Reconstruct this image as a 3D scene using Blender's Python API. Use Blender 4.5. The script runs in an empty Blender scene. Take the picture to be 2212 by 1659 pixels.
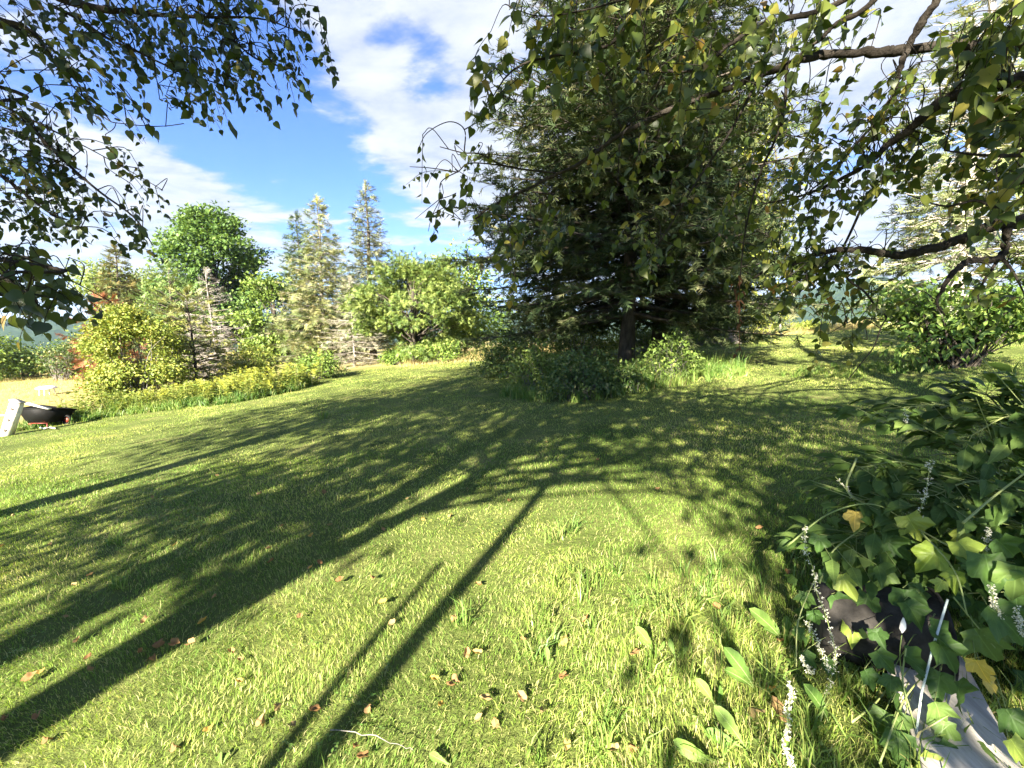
import bpy, math, random
import numpy as np
from mathutils import Matrix, Vector

rng = np.random.default_rng(7)
random.seed(7)
scene = bpy.context.scene
COL = scene.collection

# ------------------------------------------------------------------ camera
FPX, CX, CY, HOR, EYE = 928.0, 1106.0, 829.5, 705.0, 1.6      # measured on the photograph at 2212 px width
PITCH = math.atan((CY - HOR) / FPX)
cam_d = bpy.data.cameras.new('camera')
cam_d.sensor_width = 36.0
cam_d.lens = 36.0 * FPX / 2212.0
cam_d.clip_start = 0.05
cam_d.clip_end = 9000
cam = bpy.data.objects.new('camera', cam_d)
cam.location = (0, 0, EYE)
cam.rotation_euler = (math.pi / 2 - PITCH, 0, 0)
COL.objects.link(cam)
scene.camera = cam

# ------------------------------------------------------------------ light
SUN_EL, SUN_AZ = math.radians(27), math.radians(204)           # clockwise from +Y
world = bpy.data.worlds.new('World')
scene.world = world
world.use_nodes = True
sun_d = bpy.data.lights.new('sun', 'SUN')
sun_d.energy = 4.5
sun_d.angle = math.radians(0.55)
sun_d.color = (1.0, 0.91, 0.74)
sun = bpy.data.objects.new('sun', sun_d)
sdir = Vector((math.sin(SUN_AZ) * math.cos(SUN_EL), math.cos(SUN_AZ) * math.cos(SUN_EL), math.sin(SUN_EL)))
sun.rotation_euler = sdir.to_track_quat('Z', 'Y').to_euler()
sun.location = sdir * 60
COL.objects.link(sun)
scene.view_settings.view_transform = 'Standard'
scene.view_settings.look = 'None'
scene.view_settings.gamma = 1.0
scene.view_settings.use_curve_mapping = False
scene.view_settings.exposure = 3.0
scene.render.engine = 'CYCLES'
cy = scene.cycles
cy.max_bounces = 8
cy.diffuse_bounces = 4
cy.glossy_bounces = 2
cy.transmission_bounces = 4
cy.transparent_max_bounces = 8
cy.volume_bounces = 0
cy.caustics_reflective = False
cy.caustics_refractive = False
cy.use_denoising = True


# ------------------------------------------------------------------ node helpers
class NT:
    def __init__(self, tree):
        self.t = tree
    def n(self, typ, **kw):
        nd = self.t.nodes.new(typ)
        for k, v in kw.items():
            setattr(nd, k, v)
        return nd
    def link(self, a, b):
        self.t.links.new(a, b)
    def math(self, op, a, b=None, c=None, clamp=False):
        nd = self.n('ShaderNodeMath', operation=op, use_clamp=clamp)
        for i, x in enumerate((a, b, c)):
            if x is None:
                continue
            if isinstance(x, (int, float)):
                nd.inputs[i].default_value = x
            else:
                self.link(x, nd.inputs[i])
        return nd.outputs[0]
    def vmath(self, op, a, b=None):
        nd = self.n('ShaderNodeVectorMath', operation=op)
        for i, x in enumerate((a, b)):
            if x is None:
                continue
            if isinstance(x, (tuple, list)):
                nd.inputs[i].default_value = x
            else:
                self.link(x, nd.inputs[i])
        return nd
    def ramp(self, fac, stops, interp='LINEAR'):
        nd = self.n('ShaderNodeValToRGB')
        cr = nd.color_ramp
        cr.interpolation = interp
        while len(cr.elements) < len(stops):
            cr.elements.new(0.5)
        for e, (p, c) in zip(cr.elements, stops):
            e.position = p
            e.color = (*c, 1) if len(c) == 3 else c
        self.link(fac, nd.inputs[0])
        return nd.outputs[0]
    def noise(self, vec, scale, detail=3, rough=0.5, dist=0.0):
        nd = self.n('ShaderNodeTexNoise')
        nd.inputs['Scale'].default_value = scale
        nd.inputs['Detail'].default_value = detail
        nd.inputs['Roughness'].default_value = rough
        nd.inputs['Distortion'].default_value = dist
        if vec is not None:
            self.link(vec, nd.inputs['Vector'])
        return nd.outputs[0]
    def mix(self, fac, a, b, blend='MIX'):
        nd = self.n('ShaderNodeMix', data_type='RGBA', blend_type=blend)
        for sock, x in ((nd.inputs[0], fac), (nd.inputs[6], a), (nd.inputs[7], b)):
            if isinstance(x, (int, float)):
                sock.default_value = x
            elif isinstance(x, (tuple, list)):
                sock.default_value = (*x, 1) if len(x) == 3 else x
            else:
                self.link(x, sock)
        return nd.outputs[2]
    def smooth(self, x, lo, hi):
        nd = self.n('ShaderNodeMapRange', interpolation_type='SMOOTHSTEP')
        self.link(x, nd.inputs[0])
        nd.inputs[1].default_value = lo
        nd.inputs[2].default_value = hi
        return nd.outputs[0]


def ray_dir(x, y):
    """unit direction of a picture point, for placing clouds on the sky"""
    a, b = (x - CX) / FPX, -(y - CY) / FPX
    d = np.array([a, math.cos(PITCH) + b * math.sin(PITCH), -math.sin(PITCH) + b * math.cos(PITCH)])
    return d / np.linalg.norm(d)


# ------------------------------------------------------------------ sky
def build_world():
    nt = NT(world.node_tree)
    world.node_tree.nodes.clear()
    sky = nt.n('ShaderNodeTexSky', sky_type='NISHITA')
    sky.sun_disc = False
    sky.sun_elevation = SUN_EL
    sky.sun_rotation = SUN_AZ
    sky.altitude = 300
    sky.air_density = 1.0
    sky.dust_density = 0.3
    sky.ozone_density = 3.0
    tc = nt.n('ShaderNodeTexCoord')
    d = tc.outputs['Generated']
    sep = nt.n('ShaderNodeSeparateXYZ')
    nt.link(d, sep.inputs[0])
    z = nt.math('MAXIMUM', sep.outputs[2], 0.0)
    zz = nt.math('ADD', z, 0.10)
    cmb = nt.n('ShaderNodeCombineXYZ')
    nt.link(nt.math('DIVIDE', sep.outputs[0], zz), cmb.inputs[0])
    nt.link(nt.math('DIVIDE', sep.outputs[1], zz), cmb.inputs[1])
    p = cmb.outputs[0]
    rot = nt.n('ShaderNodeMapping')
    rot.inputs['Rotation'].default_value = (0, 0, math.radians(30))
    rot.inputs['Scale'].default_value = (0.95, 1.3, 1)
    rot.inputs['Location'].default_value = (3.1, 1.7, 0)
    nt.link(p, rot.inputs[0])
    big = nt.noise(rot.outputs[0], 0.75, 8, 0.60, 0.35)
    fine = nt.noise(rot.outputs[0], 3.0, 6, 0.62, 0.4)
    cov = nt.math('ADD', nt.math('MULTIPLY', big, 0.66), nt.math('MULTIPLY', fine, 0.34))
    # individual cloud banks and clear gaps of this sky
    def bank(x, y, width, amt):
        nd = nt.vmath('DOT_PRODUCT', d, tuple(ray_dir(x, y)))
        return nt.math('MULTIPLY', nt.smooth(nd.outputs['Value'], math.cos(width), 1.0), amt)
    for b in ((600, 275, 0.22, -0.24), (430, 230, 0.22, -0.12), (780, 60, 0.30, 0.10), (960, 200, 0.34, 0.13),
              (1080, 420, 0.24, 0.14), (870, 110, 0.10, -0.16), (945, 150, 0.08, -0.14), (820, 20, 0.06, -0.10), (540, 430, 0.20, 0.14), (400, 390, 0.12, 0.08),
              (150, 480, 0.30, 0.10), (1750, 330, 0.7, 0.20), (860, 340, 0.12, 0.02), (930, 540, 0.18, -0.05),
              (300, 480, 0.20, 0.08)):
        cov = nt.math('ADD', cov, bank(*b))
    brk = nt.noise(rot.outputs[0], 1.9, 7, 0.6, 0.25)
    cov = nt.math('ADD', cov, nt.math('MULTIPLY', nt.math('SUBTRACT', brk, 0.5), 0.95))
    dens = nt.smooth(cov, 0.46, 0.66)
    dens = nt.math('MULTIPLY', dens, 0.96)
    shade = nt.smooth(nt.math('ADD', nt.math('MULTIPLY', fine, 0.5), nt.math('MULTIPLY', brk, 0.5)), 0.36, 0.62)
    cloud = nt.mix(shade, (1.2, 1.4, 1.9), (2.1, 2.18, 2.36))
    skyc = nt.mix(1.0, sky.outputs[0], (0.32, 0.43, 0.69), 'MULTIPLY')
    col = nt.mix(dens, skyc, cloud)
    hz = nt.smooth(z, 0.30, 0.0)
    col = nt.mix(nt.math('MULTIPLY', hz, 0.35), col, (1.75, 1.95, 2.4))
    bg = nt.n('ShaderNodeBackground')
    bg.inputs['Strength'].default_value = 0.06
    nt.link(col, bg.inputs[0])
    out = nt.n('ShaderNodeOutputWorld')
    nt.link(bg.outputs[0], out.inputs[0])


build_world()

# ------------------------------------------------------------------ geometry helpers
def nrm(a):
    a = np.asarray(a, float)
    return a / np.maximum(np.linalg.norm(a, axis=-1, keepdims=True), 1e-9)


def terr(x, y):
    """height of the ground"""
    x = np.asarray(x, float)
    y = np.asarray(y, float)
    z = 0.085 * 45 * np.tanh(x / 45)
    w = np.clip((x + 8) / 12, 0, 1)
    w = w * w * (3 - 2 * w)
    st = 75 + (22 - 75) * w
    r = np.maximum(0, y - st)
    z = z - np.minimum(0.16 * r * r / (r + 10), 34)
    bx = np.maximum(0, np.abs(x) - 60)
    z = z - np.minimum(0.10 * bx, 22)
    z = z + 0.035 * np.sin(x * 0.9 + 0.4 * y) * np.cos(0.7 * y - 0.3 * x) + 0.02 * np.sin(2.1 * x + 1.3) * np.sin(1.7 * y)
    return z - 0.02 * math.sin(1.3) * 0


def at(x, y, Y):
    """a point at depth Y metres in front of the camera that the photograph shows at x, y"""
    a, b = (x - CX) / FPX, -(y - CY) / FPX
    d = np.array([a, math.cos(PITCH) + b * math.sin(PITCH), -math.sin(PITCH) + b * math.cos(PITCH)])
    return np.array([0, 0, EYE]) + d * (Y / d[1])


def ground(x, y):
    """where the sight line of a picture point meets the ground"""
    a, b = (x - CX) / FPX, -(y - CY) / FPX
    d = np.array([a, math.cos(PITCH) + b * math.sin(PITCH), -math.sin(PITCH) + b * math.cos(PITCH)])
    t = 0.6
    while t < 300:
        p = np.array([0, 0, EYE]) + d * t
        if p[2] <= terr(p[0], p[1]):
            break
        t *= 1.004
    p[2] = terr(p[0], p[1])
    return p


def project(P):
    P = np.atleast_2d(P).astype(float) - np.array([0, 0, EYE])
    c, s = math.cos(PITCH), math.sin(PITCH)
    dep = P[:, 1] * c - P[:, 2] * s
    up = P[:, 1] * s + P[:, 2] * c
    q = np.where(dep > 0.05, dep, 0.05)
    return np.stack([CX + FPX * P[:, 0] / q, CY - FPX * up / q, dep], 1)


def in_view(P, margin=60):
    q = project(P)
    return (q[:, 2] > 0.1) & (q[:, 0] > -margin) & (q[:, 0] < 2212 + margin) & (q[:, 1] > -margin) & (q[:, 1] < 1659 + margin)


class MB:
    """collects triangles and quads; build() links them as one mesh object"""
    def __init__(self):
        self.v, self.f3, self.f4, self.t, self.n = [], [], [], [], 0
    def add(self, v, f3=None, f4=None, tint=0.0):
        v = np.asarray(v, float)
        if len(v) == 0:
            return
        self.v.append(v)
        self.t.append(np.broadcast_to(np.asarray(tint, float), (len(v),)))
        if f3 is not None and len(f3):
            self.f3.append(np.asarray(f3, np.int64) + self.n)
        if f4 is not None and len(f4):
            self.f4.append(np.asarray(f4, np.int64) + self.n)
        self.n += len(v)
    def scatter(self, tpl, pos, dirs, ups, scale, tint=None):
        """copies of a template (verts with +Y as length, +Z as face) at pos"""
        tv, tf = tpl
        pos = np.atleast_2d(pos)
        K = len(pos)
        if K == 0:
            return
        Y = nrm(dirs)
        X = nrm(np.cross(Y, ups))
        Z = np.cross(X, Y)
        M = np.stack([X, Y, Z], 1)                              # rows are the axes
        sc = np.asarray(scale, float)
        if sc.ndim == 0:
            sc = np.full(K, sc)
        if sc.ndim == 1:
            sc = np.repeat(sc[:, None], 3, 1)
        V = np.einsum('nj,kj,kji->kni', tv, sc, M) + pos[:, None, :]
        F = tf[None] + (np.arange(K) * len(tv))[:, None, None]
        if tint is None:
            tint = rng.random(K)
        self.add(V.reshape(-1, 3), f3=F.reshape(-1, 3), tint=np.repeat(tint, len(tv)))
    def tube(self, pts, radii, sides=6, tint=0.0, cap=True):
        pts = np.asarray(pts, float)
        n = len(pts)
        radii = np.broadcast_to(np.asarray(radii, float), (n,))
        tan = nrm(np.gradient(pts, axis=0))
        ref = np.array([0, 0, 1.0]) if abs(tan[:, 2]).mean() < 0.8 else np.array([1.0, 0, 0])
        a = nrm(np.cross(tan, ref))
        b = np.cross(tan, a)
        ang = np.arange(sides) * 2 * math.pi / sides
        ring = a[:, None, :] * np.cos(ang)[None, :, None] + b[:, None, :] * np.sin(ang)[None, :, None]
        V = (pts[:, None, :] + ring * radii[:, None, None]).reshape(-1, 3)
        i = np.arange(n - 1)[:, None] * sides
        j = np.arange(sides)[None, :]
        k = (j + 1) % sides
        F = np.stack([i + j, i + k, i + sides + k, i + sides + j], -1).reshape(-1, 4)
        f3 = None
        if cap:
            V = np.vstack([V, pts[:1], pts[-1:]])
            c0, c1 = n * sides, n * sides + 1
            jj = np.arange(sides)
            kk = (jj + 1) % sides
            f3 = np.vstack([np.stack([kk, jj, np.full(sides, c0)], 1),
                            np.stack([(n - 1) * sides + jj, (n - 1) * sides + kk, np.full(sides, c1)], 1)])
        self.add(V, f3=f3, f4=F, tint=tint)
    def box(self, c, s, R=None, tint=0.0):
        s = np.asarray(s, float) / 2
        v = np.array([[x, y, z] for x in (-1, 1) for y in (-1, 1) for z in (-1, 1)], float) * s
        if R is not None:
            v = v @ np.asarray(R).T
        f = [[0, 1, 3, 2], [4, 6, 7, 5], [0, 4, 5, 1], [2, 3, 7, 6], [0, 2, 6, 4], [1, 5, 7, 3]]
        self.add(v + np.asarray(c), f4=f, tint=tint)
    def mesh(self, name, mat, origin=(0, 0, 0), smooth=False):
        v = np.vstack(self.v) - np.asarray(origin, float)
        f3 = np.vstack(self.f3) if self.f3 else np.zeros((0, 3), np.int64)
        f4 = np.vstack(self.f4) if self.f4 else np.zeros((0, 4), np.int64)
        me = bpy.data.meshes.new(name)
        me.vertices.add(len(v))
        me.vertices.foreach_set('co', v.astype(np.float32).ravel())
        nl = f3.size + f4.size
        me.loops.add(nl)
        me.loops.foreach_set('vertex_index', np.concatenate([f3.ravel(), f4.ravel()]).astype(np.int32))
        me.polygons.add(len(f3) + len(f4))
        st = np.concatenate([np.arange(len(f3)) * 3, f3.size + np.arange(len(f4)) * 4]).astype(np.int32)
        me.polygons.foreach_set('loop_start', st)
        if smooth:
            me.polygons.foreach_set('use_smooth', np.ones(len(st), bool))
        at_ = me.attributes.new('tint', 'FLOAT', 'POINT')
        at_.data.foreach_set('value', np.concatenate(self.t).astype(np.float32))
        me.update(calc_edges=True)
        if mat:
            me.materials.append(mat)
        return me
    def build(self, name, mat, parent=None, origin=(0, 0, 0), smooth=False, kind=None):
        if self.n == 0:
            return None
        o = bpy.data.objects.new(name, self.mesh(name, mat, origin, smooth))
        COL.objects.link(o)
        if parent is not None:
            o.parent = parent
        else:
            o.location = origin
        if kind:
            o['kind'] = kind
        return o


def tag(o, label, cat, group=None, kind=None):
    o['label'] = label
    if cat:
        o['category'] = cat
    if group:
        o['group'] = group
    if kind:
        o['kind'] = kind
    return o


def thing(name, label, cat, loc=(0, 0, 0), group=None):
    o = bpy.data.objects.new(name, None)
    o.empty_display_size = 0.2
    COL.objects.link(o)
    o.location = loc
    return tag(o, label, cat, group)


def spline(pts, n=8):
    """Catmull-Rom through the points, n steps a segment"""
    p = np.asarray(pts, float)
    if len(p) < 3:
        t = np.linspace(0, 1, n + 1)[:, None]
        return p[0] * (1 - t) + p[-1] * t
    q = np.vstack([2 * p[0] - p[1], p, 2 * p[-1] - p[-2]])
    out = []
    for i in range(1, len(q) - 2):
        t = np.linspace(0, 1, n, endpoint=False)[:, None]
        a, b, c, d = q[i - 1], q[i], q[i + 1], q[i + 2]
        out.append(0.5 * (2 * b + (c - a) * t + (2 * a - 5 * b + 4 * c - d) * t ** 2 + (3 * b - a - 3 * c + d) * t ** 3))
    out.append(q[-2][None])
    return np.vstack(out)


def rand_dirs(n):
    v = rng.normal(size=(n, 3))
    return nrm(v)


# ------------------------------------------------------------------ materials
def leaf_material(name, stops, trans=0.38, rough=0.5, spec=0.35, world_scale=0.0, world_amt=0.0, tr_tint=(1.15, 1.1, 0.55), back=None, veins=None):
    m = bpy.data.materials.new(name)
    m.use_nodes = True
    nt = NT(m.node_tree)
    m.node_tree.nodes.clear()
    a = nt.n('ShaderNodeAttribute', attribute_name='tint')
    oi = nt.n('ShaderNodeObjectInfo')
    f = nt.math('FRACT', nt.math('ADD', a.outputs['Fac'], oi.outputs['Random']))
    col = nt.ramp(f, stops)
    g = nt.n('ShaderNodeNewGeometry')
    if world_scale:
        nz = nt.noise(g.outputs['Position'], world_scale, 3, 0.55)
        v = nt.smooth(nz, 0.35, 0.68)
        hsv = nt.n('ShaderNodeHueSaturation')
        nt.link(col, hsv.inputs['Color'])
        nt.link(nt.math('ADD', nt.math('MULTIPLY', v, 2 * world_amt), 1 - world_amt), hsv.inputs['Value'])
        nt.link(nt.math('SUBTRACT', 0.5 + 0.02, nt.math('MULTIPLY', v, 0.04)), hsv.inputs['Hue'])
        col = hsv.outputs[0]
    if veins:
        tc = nt.n('ShaderNodeTexCoord')
        sp = nt.n('ShaderNodeSeparateXYZ')
        nt.link(tc.outputs['Object'], sp.inputs[0])
        ax = nt.math('ABSOLUTE', sp.outputs[0])
        rib = nt.smooth(ax, 0.022, 0.004)
        if veins == 'pinnate':
            w = nt.math('FRACT', nt.math('MULTIPLY', nt.math('SUBTRACT', sp.outputs[1], nt.math('MULTIPLY', ax, 0.9)), 8.5))
            side = nt.smooth(nt.math('ABSOLUTE', nt.math('SUBTRACT', w, 0.5)), 0.10, 0.0)
        else:
            an = nt.math('ARCTAN2', ax, nt.math('SUBTRACT', sp.outputs[1], 0.05))
            w = nt.math('FRACT', nt.math('ADD', nt.math('MULTIPLY', an, 1.75), 0.5))
            side = nt.smooth(nt.math('ABSOLUTE', nt.math('SUBTRACT', w, 0.5)), 0.07, 0.0)
        vein = nt.math('MAXIMUM', rib, nt.math('MULTIPLY', side, 0.6))
        blot = nt.noise(tc.outputs['Object'], 5.0, 5, 0.65)
        col = nt.mix(nt.math('MULTIPLY', nt.smooth(blot, 0.4, 0.7), 0.30), col, nt.mix(1.0, col, (0.62, 0.60, 0.55), 'MULTIPLY'))
        col = nt.mix(nt.math('MULTIPLY', vein, 0.42), col, nt.mix(1.0, col, (2.0, 1.9, 2.1), 'MULTIPLY'))
    if back:
        col = nt.mix(nt.math('MULTIPLY', g.outputs['Backfacing'], 0.6), col, back)
    p = nt.n('ShaderNodeBsdfPrincipled')
    nt.link(col, p.inputs['Base Color'])
    p.inputs['Roughness'].default_value = rough
    p.inputs['Specular IOR Level'].default_value = spec
    tcol = nt.mix(1.0, col, tr_tint, 'MULTIPLY')
    tb = nt.n('ShaderNodeBsdfTranslucent')
    nt.link(tcol, tb.inputs[0])
    mx = nt.n('ShaderNodeMixShader')
    mx.inputs[0].default_value = trans
    nt.link(p.outputs[0], mx.inputs[1])
    nt.link(tb.outputs[0], mx.inputs[2])
    out = nt.n('ShaderNodeOutputMaterial')
    nt.link(mx.outputs[0], out.inputs[0])
    return m


def solid(name, col, rough=0.8, spec=0.3, vary=0.25, scale=8.0, bump=0.0, col2=None, stretch=(1, 1, 1)):
    m = bpy.data.materials.new(name)
    m.use_nodes = True
    nt = NT(m.node_tree)
    p = m.node_tree.nodes['Principled BSDF']
    tc = nt.n('ShaderNodeTexCoord')
    mp = nt.n('ShaderNodeMapping')
    mp.inputs['Scale'].default_value = stretch
    nt.link(tc.outputs['Object'], mp.inputs[0])
    nz = nt.noise(mp.outputs[0], scale, 6, 0.62)
    c2 = col2 or tuple(max(0.0, c * (1 - vary * 1.6)) for c in col)
    c = nt.ramp(nz, [(0.3, c2), (0.62, col), (0.85, tuple(min(1, x * (1 + vary)) for x in col))])
    nt.link(c, p.inputs['Base Color'])
    p.inputs['Roughness'].default_value = rough
    p.inputs['Specular IOR Level'].default_value = spec
    if bump:
        b = nt.n('ShaderNodeBump')
        b.inputs['Strength'].default_value = bump
        b.inputs['Distance'].default_value = 0.02
        nt.link(nt.noise(mp.outputs[0], scale * 3, 5, 0.6), b.inputs['Height'])
        nt.link(b.outputs[0], p.inputs['Normal'])
    return m


BARK = solid('bark', (0.10, 0.085, 0.07), 0.9, 0.1, 0.4, 9, 0.8, stretch=(1, 1, 0.35))
BARK_NEAR = solid('bark_near', (0.050, 0.043, 0.036), 0.95, 0.08, 0.5, 22, 0.9, col2=(0.02, 0.017, 0.014))
BARK_GREY = solid('bark_grey', (0.26, 0.24, 0.21), 0.9, 0.1, 0.35, 7, 0.8, stretch=(1, 1, 0.4))
BARK_PALE = solid('bark_pale', (0.55, 0.50, 0.44), 0.9, 0.1, 0.3, 5, 0.5)
DEADWOOD = solid('deadwood', (0.30, 0.27, 0.24), 0.9, 0.1, 0.25, 4, 0.0)

# ------------------------------------------------------------------ leaf templates (length along +Y, face along +Z)
def tpl_heart():
    e = [(0.0, 0.0), (0.20, -0.05), (0.38, 0.08), (0.42, 0.28), (0.33, 0.52), (0.17, 0.76), (0.05, 0.95)]
    mid = [(0, 0.0), (0, 0.28), (0, 0.55), (0, 0.8), (0, 1.08)]
    v = [(0, y, 0) for _, y in mid]
    r = [(x, y, 0.16 * x) for x, y in e[1:]]
    l = [(-x, y, 0.16 * x) for x, y in e[1:]]
    v = np.array(v + r + l, float)
    v[:, 2] -= 0.22 * v[:, 1] ** 2
    R, L = 5, 11
    t = [(0, R, R + 1), (0, R + 1, R + 2), (0, R + 2, 1), (1, R + 2, R + 3), (1, R + 3, 2), (2, R + 3, R + 4), (2, R + 4, 3), (3, R + 4, R + 5), (3, R + 5, 4)]
    tl = [(a if a < 5 else a + 6, c if c < 5 else c + 6, b if b < 5 else b + 6) for a, b, c in t]
    return v, np.array(t + tl)


def tpl_oval(w=0.2, bend=0.2):
    v = np.array([(0, 0, 0), (w, 0.3, 0.06), (w * 0.85, 0.62, 0.04), (0, 1, 0), (-w * 0.85, 0.62, 0.04), (-w, 0.3, 0.06), (0, 0.35, 0), (0, 0.66, 0)], float)
    v[:, 2] -= bend * v[:, 1] ** 2
    f = [(0, 1, 6), (1, 2, 6), (6, 2, 7), (2, 3, 7), (0, 6, 5), (5, 6, 4), (6, 7, 4), (7, 3, 4)]
    return v, np.array(f)


def tpl_lobed(seed=0, teeth=5, curl=0.15):
    r = random.Random(seed)
    pts = []
    lob = [(-160, 0.40), (-132, 0.66), (-108, 0.56), (-88, 0.66), (-66, 0.86), (-52, 0.70), (-36, 0.58), (-18, 0.80), (0, 1.08), (18, 0.80), (36, 0.58), (52, 0.70), (66, 0.86), (88, 0.66), (108, 0.56), (132, 0.66), (160, 0.40)]
    for a, l in lob:
        a = math.radians(a + r.uniform(-4, 4))
        l *= r.uniform(0.9, 1.08)
        pts.append((math.sin(a) * l * 0.72, 0.32 + math.cos(a) * l * 0.72, 0))
    v = [(0, 0.25, 0), (0, 0.05, 0)] + pts
    v = np.array(v, float)
    v[:, 2] += 0.14 * np.abs(v[:, 0]) - curl * (v[:, 1] - 0.2) ** 2 + np.array([r.uniform(-0.05, 0.05) for _ in v])
    n = len(pts)
    f = [(0, 2 + i + 1, 2 + i) for i in range(n - 1)] + [(0, 2, 1), (0, 1, 1 + n)]
    return v, np.array(f)


def tpl_diamond(w=0.3, fold=0.1):
    v = np.array([(0, 0, 0), (w, 0.42, fold), (0, 1, -0.05), (-w, 0.42, fold)], float)
    return v, np.array([(0, 1, 2), (0, 2, 3)])


def tpl_spray(seed=0, n=10, w=0.05):
    """a conifer shoot: a leader and side shoots, each a narrow blade"""
    r = random.Random(seed)
    V, F = [], []
    def blade(p, d, L, w):
        d = nrm(np.array(d, float))
        s = nrm(np.cross(d, (r.uniform(-0.6, 0.6), 0.1, 1)))
        k = len(V)
        V.extend([p - s * w, p + s * w, p + d * L])
        F.append((k, k + 1, k + 2))
    blade(np.zeros(3), (0, 1, -0.05), 1.0, w)
    for i in range(n):
        s = 1 if i % 2 else -1
        t = 0.04 + 0.8 * i / n
        blade(np.array([0, t, 0]), (s * r.uniform(0.5, 1.0), r.uniform(0.5, 1.0), r.uniform(-0.5, 0.5)), 0.60 * (1 - t * 0.55) * r.uniform(0.75, 1.25), w)
    return np.array(V), np.array(F)


HEART, OVAL, OVALN, DIAM = tpl_heart(), tpl_oval(0.24), tpl_oval(0.16), tpl_diamond(0.33)
LOBED = [tpl_lobed(i) for i in range(3)]
SPRAY = [tpl_spray(i) for i in range(4)]
SPRAY_THIN = [tpl_spray(i + 9, 7, 0.028) for i in range(3)]
CLUMP = None

# ------------------------------------------------------------------ ground
def ground_material():
    m = bpy.data.materials.new('turf_soil')
    m.use_nodes = True
    nt = NT(m.node_tree)
    p = m.node_tree.nodes['Principled BSDF']
    g = nt.n('ShaderNodeNewGeometry')
    pos = g.outputs['Position']
    sep = nt.n('ShaderNodeSeparateXYZ')
    nt.link(pos, sep.inputs[0])
    a = nt.ramp(nt.noise(pos, 1.3, 6, 0.6), [(0.3, (0.055, 0.075, 0.018)), (0.55, (0.10, 0.125, 0.032)), (0.75, (0.17, 0.16, 0.06))])
    b = nt.ramp(nt.noise(pos, 0.35, 6, 0.65), [(0.3, (0.22, 0.20, 0.07)), (0.6, (0.36, 0.30, 0.13)), (0.8, (0.30, 0.29, 0.10))])
    # the straw-coloured field lies beyond the shrub border
    e = nt.math('ADD', nt.math('MULTIPLY', sep.outputs[0], -1.0), nt.math('MULTIPLY', sep.outputs[1], 0.12))
    e = nt.smooth(nt.math('ADD', e, nt.math('MULTIPLY', nt.noise(pos, 0.5, 3), 2.0)), 14.5, 17.0)
    far = nt.smooth(sep.outputs[1], 21, 25)
    nt.link(nt.mix(nt.math('MAXIMUM', e, far), a, b), p.inputs['Base Color'])
    p.inputs['Roughness'].default_value = 0.95
    p.inputs['Specular IOR Level'].default_value = 0.1
    bp = nt.n('ShaderNodeBump')
    bp.inputs['Strength'].default_value = 0.6
    bp.inputs['Distance'].default_value = 0.05
    nt.link(nt.noise(pos, 14, 5, 0.7), bp.inputs['Height'])
    nt.link(bp.outputs[0], p.inputs['Normal'])
    return m


def build_ground():
    u = np.linspace(-1, 1, 171)
    xs = np.sinh(u * 6.6) / math.sinh(6.6) * 2750
    ys = np.sinh(np.linspace(-0.75, 1, 171) * 6.6) / math.sinh(6.6) * 2750
    X, Y = np.meshgrid(xs, ys)
    V = np.stack([X, Y, terr(X, Y)], -1).reshape(-1, 3)
    n = 171
    i, j = np.meshgrid(np.arange(n - 1), np.arange(n - 1), indexing='ij')
    k = (i * n + j).ravel()
    mb = MB()
    mb.add(V, f4=np.stack([k, k + 1, k + n + 1, k + n], 1))
    o = mb.build('ground', ground_material(), smooth=True)
    tag(o, 'sloping mown lawn running out into a dry straw-coloured field', None, kind='structure')


build_ground()


def build_hills():
    m = bpy.data.materials.new('far_woods')
    m.use_nodes = True
    nt = NT(m.node_tree)
    p = m.node_tree.nodes['Principled BSDF']
    g = nt.n('ShaderNodeNewGeometry')
    c = nt.ramp(nt.noise(g.outputs['Position'], 0.045, 8, 0.75), [(0.32, (0.008, 0.018, 0.010)), (0.5, (0.022, 0.042, 0.016)), (0.68, (0.055, 0.078, 0.025))])
    nt.link(c, p.inputs['Base Color'])
    p.inputs['Roughness'].default_value = 1.0
    p.inputs['Specular IOR Level'].default_value = 0.0
    # ridge line: picture x -> picture y of the crest
    px = np.array([-4000, -400, 0, 150, 260, 500, 900, 1300, 1600, 1700, 1780, 1870, 1960, 2100, 2212, 2600, 6000])
    py = np.array([690, 690, 692, 694, 690, 680, 678, 676, 668, 640, 618, 607, 612, 632, 640, 660, 690])
    ang = np.linspace(-1.35, 1.35, 420)
    tx = CX + FPX * np.tan(ang)
    crest = np.interp(tx, px, py)
    elev = (HOR - crest) / FPX * np.cos(ang)
    rad = np.linspace(700, 2600, 60)
    A, R = np.meshgrid(ang, rad, indexing='ij')
    R0 = 1500.0
    Hc = elev[:, None] * R0 + EYE
    prof = np.exp(-((R - R0) / 420) ** 2)
    X, Y = np.sin(A) * R, np.cos(A) * R
    tree = 5 * np.sin(X * 0.11) * np.sin(Y * 0.09) + 4 * np.sin(X * 0.23 + 1) * np.sin(Y * 0.19) + rng.normal(size=X.shape) * 3.0
    Z = -36 + (Hc + 36) * prof + tree * prof
    n2 = len(rad)
    i, j = np.meshgrid(np.arange(len(ang) - 1), np.arange(n2 - 1), indexing='ij')
    k = (i * n2 + j).ravel()
    mb = MB()
    mb.add(np.stack([X, Y, Z], -1).reshape(-1, 3), f4=np.stack([k, k + n2, k + n2 + 1, k + 1], 1))
    o = mb.build('hills', m)
    tag(o, 'wooded hills fading blue beyond the lawn crest', None, kind='structure')


build_hills()

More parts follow.
